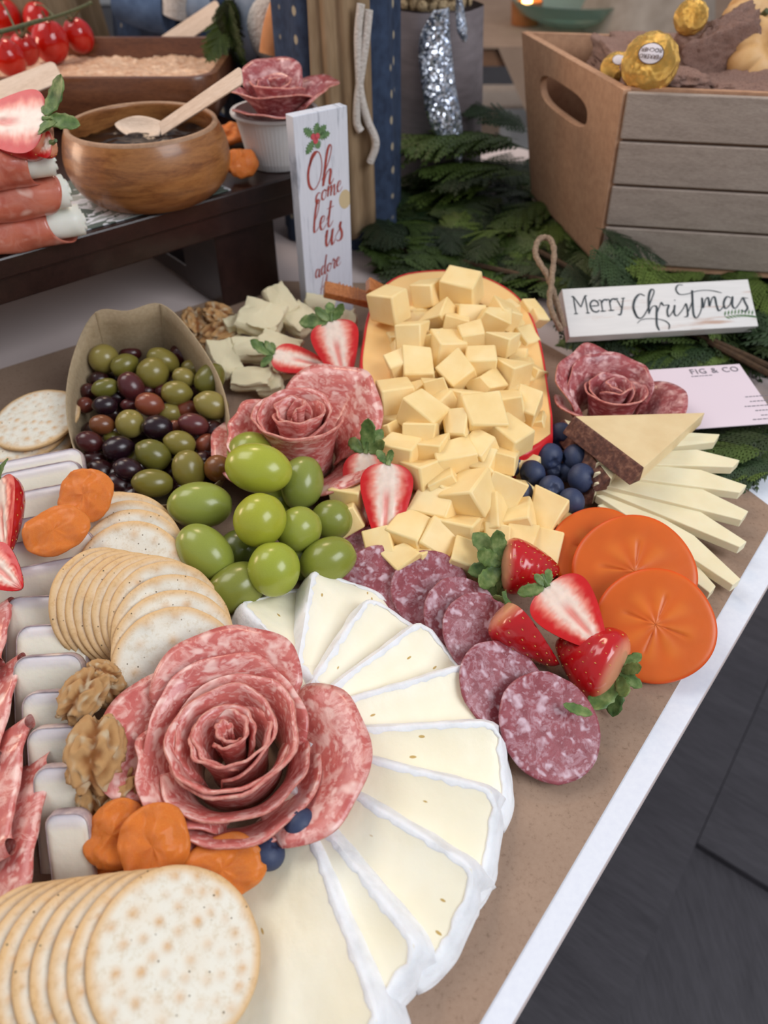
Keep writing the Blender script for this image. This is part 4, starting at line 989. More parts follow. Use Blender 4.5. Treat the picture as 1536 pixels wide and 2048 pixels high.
for k, (x, y, rp, z, ang, wh) in enumerate(nt):
    c = W(x, y, z); o = link(NM[k % 3], 'walnut_piece', None, rotm(c, radians(20), radians(10*(-1)**k), radians(ang), rp*MP(x, y, z)))
    tag(o, 'walnut kernel, '+wh, 'walnut', 'walnut kernels')

# ================================================================ WHITE CHEESE CHUNKS
def chunk_mesh(seed):
    rn = random.Random(seed); g = G(); n = 5
    def fn(u, v):
        a = 2*pi*u; b = pi*v; d = V(sin(b)*cos(a), sin(b)*sin(a), cos(b)); m_ = max(abs(d.x), abs(d.y), abs(d.z)); d = d/m_**.86
        return V(d.x*(1+.16*nz(d*1.4+V(seed, 0, 0))), d.y*(1+.2*nz(d*1.3+V(0, seed, 0))), d.z*(.8+.25*nz(d*1.2+V(0, 0, seed))))+V(1, 1, 1)*.05*nz(d*5+V(seed, 0, 0))
    return G().grid(fn, 40, 24, cu=True).mesh('white_cheese_chunk', M_CHED, sharp=25)
CM = [chunk_mesh(s*3.3) for s in range(4)]
wc = [(524, 640, 44, 36, 26, .036, -14, 'big square one with a smooth face'), (562, 606, 24, 40, 20, .040, 30, 'tall one standing behind the square one'), (448, 718, 26, 44, 20, .024, 30, 'slab against the olive tray'), (506, 758, 42, 24, 16, .018, -12, 'low one just behind the salami rose'), (505, 700, 40, 26, 18, .024, 20, 'one left of the lying strawberry'),
      (598, 640, 30, 30, 20, .030, 50, 'one behind the strawberries, left'), (640, 612, 30, 22, 18, .026, 10, 'rear one below the tall sign'), (466, 648, 16, 14, 14, .030, 30, 'small crumb beside the walnuts'), (560, 690, 44, 20, 16, .030, -20, 'long one above the lying strawberry'), (572, 735, 30, 22, 16, .018, 10, 'low one under the lying strawberry'), (474, 690, 24, 18, 14, .018, 60, 'small one between walnuts and strawberry leaf'), (690, 650, 24, 30, 20, .016, 0, 'one in shadow beside the red wax'), (540, 668, 30, 16, 12, .014, 0, 'small one under the square one'), (540, 770, 26, 20, 16, .014, 0, 'one tucked behind the salami rose, right of the low one')]
for k, (x, y, a_, b_, c_, z, ang, wh) in enumerate(wc):
    m_ = MP(x, y, z); o = link(CM[k % 4], 'white_cheese_chunk', None, rotm(W(x, y, z), radians(18), radians(8*(-1)**k), radians(ang)) @ Matrix.Diagonal((a_*m_, b_*m_, c_*m_, 1)))
    tag(o, 'crumbly white cheese chunk, '+wh, 'cheese', 'crumbly white cheese chunks')
# small leaf on the last salami slice
Ml = frame(W(1126, 1408, .030), V(1, -.42, -.1), V(0, -.3, 1)); tag(leaf_g(.016, .0042, .1, 4).ob('loose_leaf', M_LEAF, None, Ml, solid=.0004, sharp=0), 'small loose green leaf lying on the frontmost coarse salami slice', 'leaf')

def WY(x, y, Y):                     # the point of the upright plane at distance Y seen at (x, y)
    d = ray(x, y); return EYE + d*(Y/d.y)
# ================================================================ TABLE RISER
SU = V(.754, .657, 0); SV = V(-.657, .754, 0); SZ = .12
C0 = W(608, 345, SZ)+SU*.045
Ms = Matrix(((SU.x, SV.x, 0, C0.x), (SU.y, SV.y, 0, C0.y), (0, 0, 1, 0), (0, 0, 0, 1)))
t = thing('wooden_riser', 'dark espresso wooden riser holding bowls and prosciutto, at the upper left', 'riser', Ms)
G().box((-.36, .21, SZ-.009), (.72, .42, .018)).ob('top_board', M_BLACKWOOD, t, smooth=False, bevel=.002)
G().box((-.36, .012, SZ-.028), (.70, .018, .022)).ob('front_apron', M_BLACKWOOD, t, smooth=False, bevel=.0015)
for x0 in (-.115, -.66):
    G().box((x0, .05, .048), (.072, .075, .094)).ob('leg', M_BLACKWOOD, t, smooth=False, bevel=.002)
    G().box((x0, .37, .048), (.072, .055, .094)).ob('leg', M_BLACKWOOD, t, smooth=False, bevel=.002)
    G().box((x0-.004, .21, .012), (.060, .27, .022)).ob('base_rail', M_BLACKWOOD, t, smooth=False, bevel=.002)
    G().box((x0, .21, .086), (.02, .27, .03)).ob('cross_brace', M_BLACKWOOD, t, smooth=False, bevel=.002)
g = G(); g.box((-.445, .055, SZ+.0008), (.56, .100, .0008)); g.box((-.155, .06, SZ+.0008), (.075, .09, .0008))
g = G(); g.prism([(-.70, .006), (-.128, .006), (-.128, .13), (-.70, .13)], SZ+.0004, SZ+.0012, M=Ms)
tag(g.ob('paper_placemat', M_MAT, smooth=False), 'white paper placemat with grey green leaf print, on the dark riser', 'placemat')

# bowl of jam
c = W(276, 437, SZ); bcx = W(276, 300, SZ+.02).x; bc = V(c.x+.004, c.y+.056, SZ+.0013)
t = thing('wooden_bowl', 'round acacia wood bowl of dark jam, standing on the riser', 'bowl', loc=tuple(bc)); r0 = .0735
pr = [(0, 0), (.045, 0), (.058, .004), (.068, .014), (.0735, .028), (.0738, .040), (.071, .052), (.0675, .060), (.0655, .0625), (.0635, .0628), (.062, .061), (.0632, .052), (.065, .038), (.062, .020), (.050, .010), (0, .008)]
cur = catmull([(a, 0, b) for a, b in pr], 3); G().lathe([(p.x, p.z) for p in cur], 72).ob('bowl_body', M_ACACIA, t, sharp=60)
G().lathe([(.0672, .0606), (.0664, .0629), (.0645, .0636), (.0625, .0625), (.0622, .061)], 72).ob('rim', M_RIM, t, sharp=0)
tj = tag(G().grid(lambda u, v: V(.0625*v*cos(2*pi*u), .0625*v*sin(2*pi*u), .046+.003*nz((v*cos(2*pi*u)*4, v*sin(2*pi*u)*4, 2))+.0008*nz((v*cos(2*pi*u)*9, v*sin(2*pi*u)*11, 5))), 90, 40, cu=True).ob('dark_jam', M_JAM, None, Matrix.Translation(bc), sharp=0), 'glossy dark fig jam filling the round wooden bowl', 'jam')
def paddle(name, a, b, w0, w1, th, lab, spoon=None, cat='spoon'):
    d = b-a; L = d.length; n_ = -F+V(0, 0, .2); Mx = frame(a, d, n_); t = thing(name, lab, cat, Mx)
    pts = []
    r = w1*.22
    prof_ = [(-w0/2, 0), (-w1/2, L-r)]+[(-w1/2+r-r*cos(i*pi/8), L-r+r*sin(i*pi/8)) for i in range(1, 5)]+[(w1/2-r+r*sin(i*pi/8), L-r+r*cos(i*pi/8)) for i in range(0, 4)]+[(w1/2, L-r), (w0/2, 0)]
    G().prism(prof_, -th/2, th/2).ob('handle', M_BIRCH, t, smooth=False, bevel=.0004)
    return t, Mx
a = W(322, 258, SZ+.052); b = WY(484, 150, a.y-.025); t, Mx = paddle('wooden_spoon', a, b, .014, .0165, .0016, 'pale birch spoon standing in the bowl of jam')
# spoon head lies on the jam
h0 = a; h1 = W(232, 252, SZ+.052)
hd = (h1-h0); Mh = Mx.inverted() @ frame(h0, hd, V(0, -.55, .85)); HL = hd.length
G().grid(lambda u, v: V((u-.5)*2*(.0075+.0045*sin(pi*min(1, v*1.05))**1.0 if v < .97 else .006)*sqrt(max(.02, 1-max(0, (v-.55)/.45)**2)), v*HL, -.0035*(1-(2*u-1)**2)*sin(pi*v)+.002*v), 14, 22).ob('spoon_head', M_BIRCH, t, Mh, sharp=0, solid=.0014)
# big rectangular dish with dip
fl, fr_ = W(-140, 155, .178), W(428, 155, .178)
dz = SZ+.0012; DW = .62; DD = .215; dr = V(fr_.x, fr_.y, 0)
def rr(w_, d_, r, n=7):
    out = []
    for cx, cy, a0 in ((-r, d_-r, 0), (-w_+r, d_-r, 90), (-w_+r, r, 180), (-r, r, 270)):
        for i in range(n): a = radians(a0+90*i/(n-1)); out.append((cx+r*cos(a), cy+r*sin(a)))
    return out
t = thing('serving_dish', 'rectangular acacia wood dish of creamy dip behind the jam bowl', 'dish', loc=(dr.x, dr.y, dz))
DW = .46
o1 = rr(DW, DD, .03); rings = []
def ringat(ins, z, r): return [V(x, y, z) for x, y in [(p[0]-ins, p[1]+ins) for p in rr(DW-2*ins, DD-2*ins, r)]]
RS = [ringat(.020, 0, .02), ringat(.008, .010, .028), ringat(.002, .030, .032), ringat(0, .052, .034), ringat(.0015, .056, .033), ringat(.009, .056, .027), ringat(.012, .050, .024), ringat(.020, .014, .018)]
n = len(RS[0]); G().grid(lambda u, v: RS[int(round(v*7))][int(round(u*n)) % n], n, 8, cu=True).ob('dish_body', M_ACACIA2, t, sharp=45)
g = G(); g.v = ringat(.018, .008, .02); g.f = [tuple(range(n))]; g.m = [0]; g.c = [(1, 1, 1)]*n; g.ob('dish_floor', M_ACACIA2, t, smooth=False)
tag(G().grid(lambda u, v: V(-.016-(DW-.032)*u, .016+(DD-.032)*v, .036+.004*nz((u*9, v*5, 1))+.0030*nz((u*38, v*22, 3))+.0022*nz((u*90, v*50, 6))), 150, 90).ob('creamy_dip', M_DIP, None, Matrix.Translation((dr.x, dr.y, dz)), sharp=0), 'peach coloured creamy dip with herbs filling the rectangular wooden dish', 'dip')
a = W(330, 92, dz+.034); b = WY(440, 16, a.y+.004); paddle('wooden_spatula', a, b, .030, .027, .0022, 'wide pale birch spatula standing in the creamy dip', cat='spatula')
a = W(-20, 195, .175); b = W(118, 142, .192); paddle('wooden_spatula', a, b, .026, .026, .002, 'pale birch spatula end behind the big strawberry half, at the left edge', cat='spatula')
# tomatoes on the vine
tg = thing('tomato_vine', 'green brown vine stem joining the cherry tomatoes', 'vine', loc=tuple(W(80, 40, .215)))
Ti = Matrix.Translation(-tg.location)
vp = [W(-10, 66, .222), W(30, 56, .224), W(70, 44, .226), W(110, 34, .226), (W(150, 20, .226)), W(182, 6, .226)]
G().tube(catmull(vp, 5), [.0022]*12+[.0018]*13+[.0024], 8).ob('stem', M_VINE, tg, Ti)
tm = [(8, 34, 36, 'cut by the left edge, at the top'), (75, 36, 30, 'half hidden behind the vine'), (16, 112, 34, 'frontmost one at the left edge'), (48, 95, 30, 'second from the left in the front'), (100, 80, 38, 'largest full one in the middle'), (157, 68, 31, 'rightmost one on the dip')]
for k, (x, y, rp, wh) in enumerate(tm):
    c = W(x, y, .183); r = rp*MP(x, y, .183)*.92; c.z = .158+r*.98 if False else .181
    def fn(u, v, seed=k):
        a = 2*pi*u; b_ = pi*v; r_ = sin(b_); z = cos(b_)*1.14-.22*math.exp(-(b_/.22)**2); return V(r_*cos(a), r_*sin(a), z)*r
    t = thing('cherry_tomato', 'red cherry tomato, '+wh, 'tomato', rotm(c, radians([10, -20, 15, 25, -10, 20][k]), radians([10, 0, -20, 15, 8, -12][k]), 0), 'cherry tomatoes on the vine')
    G().grid(fn, 30, 22, cu=True).ob('fruit', M_TOM, t, sharp=0)
    for q in range(5):
        a = q*1.26+k; Ml = frame(V(0, 0, r*.98), V(cos(a), sin(a), .5), V(0, 0, 1)); leaf_g(.012, .0018, .5, q).ob('sepal', M_VINE, t, Ml, solid=.0004, sharp=0)
    q0 = V(0, 0, r*.95); q1 = t.matrix_world.inverted() @ vp[min(5, [1, 3, 1, 2, 3, 5][k])]
    G().tube([q0, lerp(q0, q1, .5)+V(0, 0, .004), q1], .0011, 6).ob('stalk', M_VINE, t)
# prosciutto rolls
def roll(p0, p1, r, seed, wh):
    d = p1-p0; L = d.length; Mx = frame(p0, d, V(0, 0, 1)); t = thing('prosciutto_roll', wh, 'ham roll', Mx, 'prosciutto rolls on the riser')
    def fn(u, v):
        a = 2*pi*u; k = 1+.08*nz((cos(a)*1.5, sin(a)*1.5, v*4+seed))+.03*cos(3*a+v*6); e = .80-.12*sin(a*1+seed)
        return V(r*k*cos(a)*1.05, L*v*e, r*k*sin(a))
    G().grid(fn, 40, 30, cu=True).ob('ham_slice', M_PROS, t, sharp=0, solid=.0012)
    def f2(u, v):      # a spiral of white cheese poking out
        a = 5.2*pi*u; rr_ = r*(.18+.66*u); return V(rr_*cos(a), L*(.45+.55*v)-.004*u+.0016*nz((a, v*3, seed)), rr_*sin(a))
    G().grid(f2, 90, 8).ob('white_cheese', M_MOZZ, t, sharp=0, solid=.0034)
    return t
e1, e2, e3 = W(172, 440, SZ+.016), W(142, 382, SZ+.043), W(112, 318, SZ+.070)
roll(W(-70, 478, SZ+.016), e1, .0150, 1, 'lowest prosciutto roll around white cheese, on the leafy placemat')
roll(W(-80, 414, SZ+.043), e2, .0150, 4, 'middle prosciutto roll, a loose ham flap at its end')
roll(W(-80, 345, SZ+.070), e3, .0150, 8, 'topmost prosciutto roll, under the big strawberry half')
strawberry((-75, 250), (92, 238), SZ+.096, SZ+.100, .0275, 'half', 21, 'big strawberry half with pale heart on top of the prosciutto rolls', leaves=((-80, .022), (-45, .030), (10, .026), (60, .030)), face=(-F+V(0, 0, .5)))
strawberry((60, 300), (104, 285), SZ+.082, SZ+.088, .010, 'half', 22, 'small strawberry piece under the big half, beside the jam bowl', leaves=())
# paper cup and its salami
cc = W(548, 212, SZ+.054); cc.z = SZ
t = thing('portion_cup', 'small white cup under a salami rose, at the end of the riser', 'cup', loc=(cc.x, cc.y, SZ+.0005))
def wob(a, r, z): return 1+.006*cos(60*a)*(1 if z < .047 else 0)
G().lathe([(0, 0), (.0295, 0), (.0305, .001), (.033, .015), (.037, .035), (.0395, .047), (.0435, .048), (.044, .0495), (.0435, .051), (.0395, .051), (.036, .03), (.031, .004), (0, .004)], 240, wob=wob).ob('cup_body', M_CERAM, t, sharp=50)
t = thing('salami_rose', 'folded dark salami rose sitting in the small white cup', 'salami rose', Matrix.Translation((cc.x+.004, cc.y, SZ+.038)))
core(t, .024, .040, .004, 3, 91, S2, start=120)
add_petal(t, 150, 210, .018, .018, .046, .046, .004, .040, p=1.2, wav=.004, seed=92, mats=S2)
add_petal(t, -50, 130, .018, .018, .062, .050, .006, .040, p=1.0, wav=.004, seed=93, mats=S2)
add_petal(t, 190, 150, .016, .016, .050, .052, .000, .024, p=.9, wav=.003, seed=94, mats=S2)
add_petal(t, 40, 130, .02, .02, .04, .04, .006, .052, p=1.2, wav=.004, seed=95, mats=S2)
for k, (x, y, ra, rb, z, wh) in enumerate([(462, 270, 34, 22, SZ+.012, 'on the riser, rear one beside the jam bowl'), (482, 326, 34, 32, SZ+.014, 'on the riser, front one between bowl and tall sign')]):
    m_ = MP(x, y, z); o = link(AM[k], 'dried_apricot', None, rotm(W(x, y, z), radians(24), 0, radians(15)) @ Matrix.Diagonal((ra*m_, rb*m_*1.3, .024, 1))); tag(o, 'orange dried apricot '+wh, 'dried apricot', 'dried apricots')

# ================================================================ LETTERING
GL = {  # strokes of a brush script, x-height 1
 'O': (1.35, [[(.75, 2.35), (.3, 1.9), (.08, 1.1), (.22, .3), (.62, .0), (1.02, .5), (1.15, 1.4), (.95, 2.15), (.6, 2.35), (.3, 2.0), (.2, 1.5)]]),
 'h': (.95, [[(-.05, .4), (.45, 1.5), (.62, 2.3), (.48, 2.5), (.3, 2.1), (.16, 1.0), (.1, 0), (.3, .7), (.55, 1.0), (.66, .8), (.6, .2), (.72, .02), (.95, .35)]]),
 'c': (.75, [[(.6, .85), (.42, 1.0), (.15, .7), (.12, .2), (.35, 0), (.75, .4)]]),
 'o': (.75, [[(.45, .95), (.18, .75), (.12, .25), (.35, 0), (.58, .4), (.5, .9), (.4, .9), (.75, .75)]]),
 'm': (1.25, [[(0, .6), (.18, 1.0), (.15, 0), (.3, .7), (.48, 1.0), (.52, .7), (.5, 0), (.66, .7), (.84, 1.0), (.9, .6), (.88, .1), (1.0, 0), (1.25, .35)]]),
 'e': (.7, [[(.1, .4), (.42, .65), (.45, .95), (.25, .95), (.1, .5), (.2, .05), (.42, .02), (.72, .4)]]),
 'l': (.6, [[(0, .4), (.4, 1.5), (.48, 2.2), (.34, 2.3), (.18, 1.6), (.1, .3), (.22, 0), (.6, .4)]]),
 't': (.65, [[(0, .5), (.3, 1.2), (.36, 1.9), (.24, .8), (.22, .15), (.36, 0), (.65, .4)], [(.02, 1.35), (.36, 1.4), (.66, 1.46)]]),
 'u': (.85, [[(0, .6), (.14, 1.0), (.1, .3), (.22, 0), (.42, .4), (.55, 1.0), (.52, .3), (.62, 0), (.85, .4)]]),
 's': (.7, [[(0, .3), (.35, .8), (.42, 1.15), (.32, .9), (.5, .5), (.5, .15), (.3, 0), (.1, .12)]]),
 'a': (.85, [[(.52, .85), (.3, 1.0), (.1, .6), (.14, .1), (.32, .05), (.5, .5), (.56, .95), (.54, .2), (.64, 0), (.85, .4)]]),
 'd': (.85, [[(.52, .85), (.3, 1.0), (.1, .6), (.14, .1), (.32, .05), (.5, .6), (.68, 2.2), (.56, 1.2), (.54, .2), (.64, 0), (.85, .4)]]),
 'r': (.65, [[(0, .5), (.2, 1.15), (.26, .95), (.44, .95), (.38, .5), (.38, .1), (.5, 0), (.65, .35)]]),
 'H': (1.3, [[(.0, .2), (.15, .0), (.35, .8), (.5, 2.3)], [(.95, 2.4), (.8, 1.2), (.78, .2), (.95, 0)], [(.2, 1.0), (.6, 1.3), (1.1, 1.35)]]),
 'i': (.45, [[(0, .5), (.14, 1.0), (.1, .25), (.22, 0), (.45, .4)], [(.18, 1.4), (.21, 1.46)]]),
 'C': (1.1, [[(.85, 1.75), (.75, 2.2), (.4, 2.0), (.12, 1.2), (.15, .3), (.45, 0), (.8, .3), (1.1, .7)]]),
}
def ribbon(g, pts, w_, sc, ox, oy, slant=.12, thin=.35, z=.0006, k=5):
    P = catmull([(x+y*slant, y, 0) for x, y in pts], k); n_ = len(P); vs = []
    for i, p in enumerate(P):
        t_ = (P[min(i+1, n_-1)]-P[max(0, i-1)]).normalized(); down = sstep(.1, .9, -t_.y)
        ww = w_*(thin+(1-thin)*down)*(.5+.5*min(1, min(i, n_-1-i)/3)); nn_ = V(-t_.y, t_.x, 0)
        for s in (-1, 1): q = p+nn_*(s*ww/2); vs.append(V(ox+q.x*sc, oy+q.y*sc, z))
    g.add(vs, [(2*i, 2*i+1, 2*i+3, 2*i+2) for i in range(n_-1)])
def script(g, word, ox, oy, sc, w_=.22, rise=0.0, **k):
    x = ox
    for j, ch in enumerate(word):
        adv, st = GL[ch]
        for s_ in st: ribbon(g, s_, w_, sc, x, oy+rise*j*sc, **k)
        x += adv*sc*.92
# tall sign
b0 = V(-.0775, .688, .001); b1 = V(-.0325, .722, .001); rt = (b1-b0).normalized(); back = V(0, 0, 1).cross(rt)*-1
up = (V(0, 0, 1)+V(back.x, back.y, 0)*.0).normalized(); nrm = rt.cross(up)
Sg = Matrix(((rt.x, up.x, nrm.x, b0.x), (rt.y, up.y, nrm.y, b0.y), (rt.z, up.z, nrm.z, b0.z), (0, 0, 0, 1)))
SW, SH = (b1-b0).length, .196
t = thing('tall_sign', 'tall narrow whitewashed sign with holly and red script lettering, standing by the riser', 'sign', Sg)
G().box((SW/2, SH/2, -.006), (SW, SH, .012)).ob('board', M_SIGNV, t, smooth=False, bevel=.0006)
g = G()
def sg(px, py): # pixels of the close-up crop to sign coordinates
    return ((px-(95+(py-60)*.047))/520*SW, SH-(py-40)/2010*(SH-.010))
for word, px, py, sc, w_, rise in [('Oh', 205, 725, .0136, .26, .06), ('come', 285, 870, .0096, .24, .20), ('let', 258, 1150, .0126, .24, .06), ('us', 380, 1330, .0155, .24, .12), ('adore', 272, 1640, .0088, .26, .16), ('Him', 300, 1900, .0105, .24, .05)]:
    w_ *= .72
    ox, oy = sg(px, py); script(g, word, ox, oy, sc, w_, rise=rise, z=.0004)
o = g.ob('lettering', M_INKR, t, smooth=False)
g = G(); hx, hy = sg(300, 260)
for a, l_ in ((35, .013), (75, .0105), (140, .013), (228, .014), (5, .014), (290, .008)):
    a = radians(a); pts = []
    for i in range(13):
        f = i/12; w2 = .0032*sin(pi*f)**.7*(1+.35*cos(i*pi)) ; pts.append((f, w2))
    ring = [(f, w2) for f, w2 in pts]+[(f, -w2) for f, w2 in pts[::-1]]
    g.prism([(hx+cos(a)*(.002+f*l_)-sin(a)*w2, hy+sin(a)*(.002+f*l_)+cos(a)*w2) for f, w2 in ring], .0001, .0004)
g.ob('holly_leaves', M_INKG, t, smooth=False)
g = G()
for dx, dy in ((-.0022, .0015), (.002, .0012), (0, -.0022)): g.prism([(hx+dx+.0026*cos(i*pi/6), hy+dy+.0026*sin(i*pi/6)) for i in range(12)], .0003, .0007)
g.ob('holly_berries', M_BERRY, t, smooth=False)
g = G(); hx, hy = sg(600, 900); g.prism([(min(SW-.0003, hx+.0068*cos(i*pi/10)), hy+.0088*sin(i*pi/10)) for i in range(20)], .0001, .0003); g.ob('tan_knot_print', M_TAN, t, smooth=False)
# merry christmas sign
q = [W(1135, 682, .030), W(1519, 660, .030), WY(1503, 567, .0), WY(1113, 576, 1)]
bl_ = W(1139, 674, .034); br_ = W(1517, 652, .034); rt = (br_-bl_).normalized()
tl_ = W(1113, 576, .062); hgt = (tl_-bl_).length; upv = (tl_-bl_).normalized(); upv = (upv-rt*upv.dot(rt)).normalized(); nrm = rt.cross(upv)
Sm = Matrix(((rt.x, upv.x, nrm.x, bl_.x), (rt.y, upv.y, nrm.y, bl_.y), (rt.z, upv.z, nrm.z, bl_.z), (0, 0, 0, 1)))
SW, SH = (br_-bl_).length, hgt*.97
t = thing('holiday_sign', 'long white weathered sign with dark lettering leaning on the cedar garland', 'sign', Sm)
G().box((SW/2, SH/2, -.006), (SW, SH, .012)).ob('board', M_SIGNH, t, smooth=False, bevel=.0006)
g = G()
def sm_(px, py): # crop pixels (3.37x from 1080, 540)
    f = (py-110)/345; x0 = 120+f*40; x1 = 1425+f*45; return ((px-x0)/(x1-x0)*SW, SH*(1-(py-(118-(px-120)*.022))/345))
for pts, w_ in [
 ([(620, 330), (605, 270), (620, 210), (655, 175), (690, 190)][::-1], .010), ([(605, 270), (625, 335), (660, 345), (700, 290), (740, 200), (755, 155), (735, 145), (715, 200), (710, 320)], .010), ([(710, 320), (735, 270), (765, 270), (762, 330), (760, 400), (775, 440)], .009),
 ([(625, 385), (660, 358), (740, 355), (810, 370), (845, 400), (840, 435)], .006), ([(760, 330), (790, 260), (800, 240), (815, 262), (850, 262), (838, 300), (845, 345), (880, 300), (892, 262), (885, 320), (905, 340), (950, 290), (970, 255), (978, 300), (975, 345), (950, 350)], .008), ([(975, 330), (1015, 240), (1020, 160), (1018, 260), (1020, 340), (1042, 358), (1075, 300), (1085, 215), (1090, 290), (1110, 230), (1130, 220), (1135, 280), (1155, 225), (1175, 215), (1185, 280), (1200, 315), (1235, 280)], .009),
 ([(1290, 225), (1260, 215), (1235, 260), (1245, 300), (1280, 270), (1300, 215), (1295, 280), (1315, 300), (1350, 260), (1372, 225), (1385, 260), (1400, 300), (1380, 325), (1350, 315)], .009), ([(1372, 225), (1410, 232)], .006), ([(960, 120), (925, 118), (908, 150), (930, 185), (985, 185), (1060, 165), (1150, 165), (1228, 186)], .007), ([(893, 225), (896, 230)], .009)]:
    P = [sm_(*p) for p in pts]; ribbon(g, [(a/.01, b/.01) for a, b in P], w_/.01*.21, .01, 0, 0, slant=0, thin=.5, z=.0005, k=6)
def slab_letter(strokes, x0, y0, s, w_=.13):
    for st in strokes: ribbon(g, [(a+x0/s, b+y0/s) for a, b in st], w_, s, 0, 0, slant=0, thin=1, z=.0004, k=4)
ML = {'M': [[(0, 0), (.3, 0)], [(.15, 0), (.15, 1.4)], [(0, 1.4), (.2, 1.4)], [(.17, 1.4), (.6, .5)], [(.6, .5), (1.03, 1.4)], [(1.0, 1.4), (1.2, 1.4)], [(1.05, 1.4), (1.05, 0)], [(.9, 0), (1.2, 0)]],
      'e': [[(.08, .52), (.72, .52)], [(.72, .52), (.68, .85), (.4, 1.0), (.12, .8), (.06, .45), (.2, .1), (.5, 0), (.72, .14)]],
      'r': [[(0, 0), (.45, 0)], [(.2, 0), (.2, .95)], [(0, .95), (.2, .95)], [(.2, .6), (.35, .9), (.6, .98), (.68, .85)]],
      'y': [[(0, .95), (.3, .95)], [(.15, .95), (.45, .1)], [(.55, .95), (.85, .95)], [(.72, .95), (.4, -.1), (.25, -.42), (.05, -.4)]]}
x0, y0 = sm_(198, 300); s = .0125
xs = [sm_(p, 300)[0] for p in (198, 312, 378, 436, 490)]
for ch, x_ in zip('Merry', xs): slab_letter(ML[ch], x_, y0+(x_-x0)*.04, s if ch == 'M' else s*.95)
g.ob('lettering', M_INKD, t, smooth=False)
g = G()
for i in range(9):
    px = 1235+i*24; py = 355-10*sin(i*.4)
    for sgn in (-1, 1):
        ax, ay = sm_(px, py); a = radians(20+sgn*50); g.prism([(ax+cos(a)*f*.006-sin(a)*w2, ay+sin(a)*f*.006+cos(a)*w2) for f, w2 in ((0, 0), (.5, .0009), (1, 0), (.5, -.0009))], .0001, .0003)
g.ob('leaf_print', M_INKG, t, smooth=False)
# twine loop
tw = [W(1128, 655, .04), W(1112, 600, .06), W(1094, 550, .078), W(1072, 512, .088), W(1076, 482, .094), W(1096, 476, .096), W(1108, 500, .092), W(1104, 555, .078), W(1100, 610, .060), W(1122, 662, .042)]
g = G(); P = catmull(tw, 8); g.tube(P, [.0026+.0004*sin(i*1.9) for i in range(len(P))], 8); g.tube([p+V(.0012*sin(i*.9), .001, .0016*cos(i*.9)) for i, p in enumerate(P)], .0016, 6)
tag(g.ob('twine_loop', M_TWINE), 'rough jute twine loop standing beside the long white sign', 'twine')
# card
cc_ = [W(1330, 862, .022), W(1560, 845, .022), W(1530, 722, .030), W(1325, 738, .030)]
o_ = cc_[0]; rt = (cc_[1]-cc_[0]).normalized(); upv = cc_[3]-cc_[0]; upv = (upv-rt*upv.dot(rt)).normalized(); nrm = rt.cross(upv)
Mc = Matrix(((rt.x, upv.x, nrm.x, o_.x), (rt.y, upv.y, nrm.y, o_.y), (rt.z, upv.z, nrm.z, o_.z), (0, 0, 0, 1))); inv = Mc.inverted()
L4 = [inv @ p for p in cc_]
t = thing('business_card', 'white card with grey print behind the hard cheese, at the right edge', 'card', Mc)
wd_ = L4[1].x; hh = L4[3].y
G().prism([(0, 0), (wd_, 0), (wd_, hh), (0, hh)], -.0008, 0).ob('card_sheet', M_CARD, t, smooth=False)
def text(s, size, x, y, mat, parent, M=None, ext=.0001, align='LEFT', sp=1.0):
    c = bpy.data.curves.new('lettering', 'FONT'); c.body = s; c.size = size; c.extrude = ext; c.align_x = align; c.space_character = sp; c.resolution_u = 3
    o = bpy.data.objects.new('lettering', c); COL.objects.link(o); dg = bpy.context.evaluated_depsgraph_get(); me = bpy.data.meshes.new_from_object(o.evaluated_get(dg)); bpy.data.objects.remove(o)
    me.materials.clear(); me.materials.append(mat)
    ob = link(me, 'lettering', parent, Matrix.Translation((x, y, .0003)) if M is None else M); return ob
tx = inv @ W(1382, 749, .029); text('FIG & CO', .0095, tx.x, tx.y, M_INKL, t, sp=1.15)
tx2 = inv @ W(1386, 762, .028)
g = G()
def lineof(px0, px1, py):
    a_ = inv @ W(px0, py, .025); b_ = inv @ W(px1, py-1, .025); x = a_.x; rn = random.Random(py)
    while x < b_.x: l_ = rn.uniform(.0015, .004); g.box((x+l_/2, a_.y, .0002), (l_, .0009, .0001)); x += l_+.0008
lineof(1380, 1424, 760)
for i, (p0, yy) in enumerate(((1490, 795), (1500, 803), (1490, 812), (1512, 819), (1524, 827), (1508, 835))): lineof(p0, 1558, yy)
o = g.ob('small_print', M_INKL, t, smooth=False); o['kind'] = 'stuff'
# wooden tongs
t = thing('wooden_tongs', 'amber wooden tongs with ribbed grip between tall sign and red-waxed cheese', 'tongs', loc=tuple(W(700, 590, .05))); Ti = Matrix.Translation(-t.location)
for p, q_, rib in ((W(648, 578, .062), W(790, 612, .040), True), (W(735, 570, .070), W(812, 612, .045), False)):
    M_ = Ti @ frame(p, q_-p, V(0, -.3, 1)); L = (q_-p).length
    o = G().box((0, L/2, 0), (.016, L, .0075)).ob('arm', M_CLIP, t, M_, smooth=False, bevel=.0012)
    if rib:
        for i in range(6): G().box((0, .014+i*.0036, .0030), (.0166, .0012, .0024)).ob('grip_rib', M_CLIP, t, M_, smooth=False)

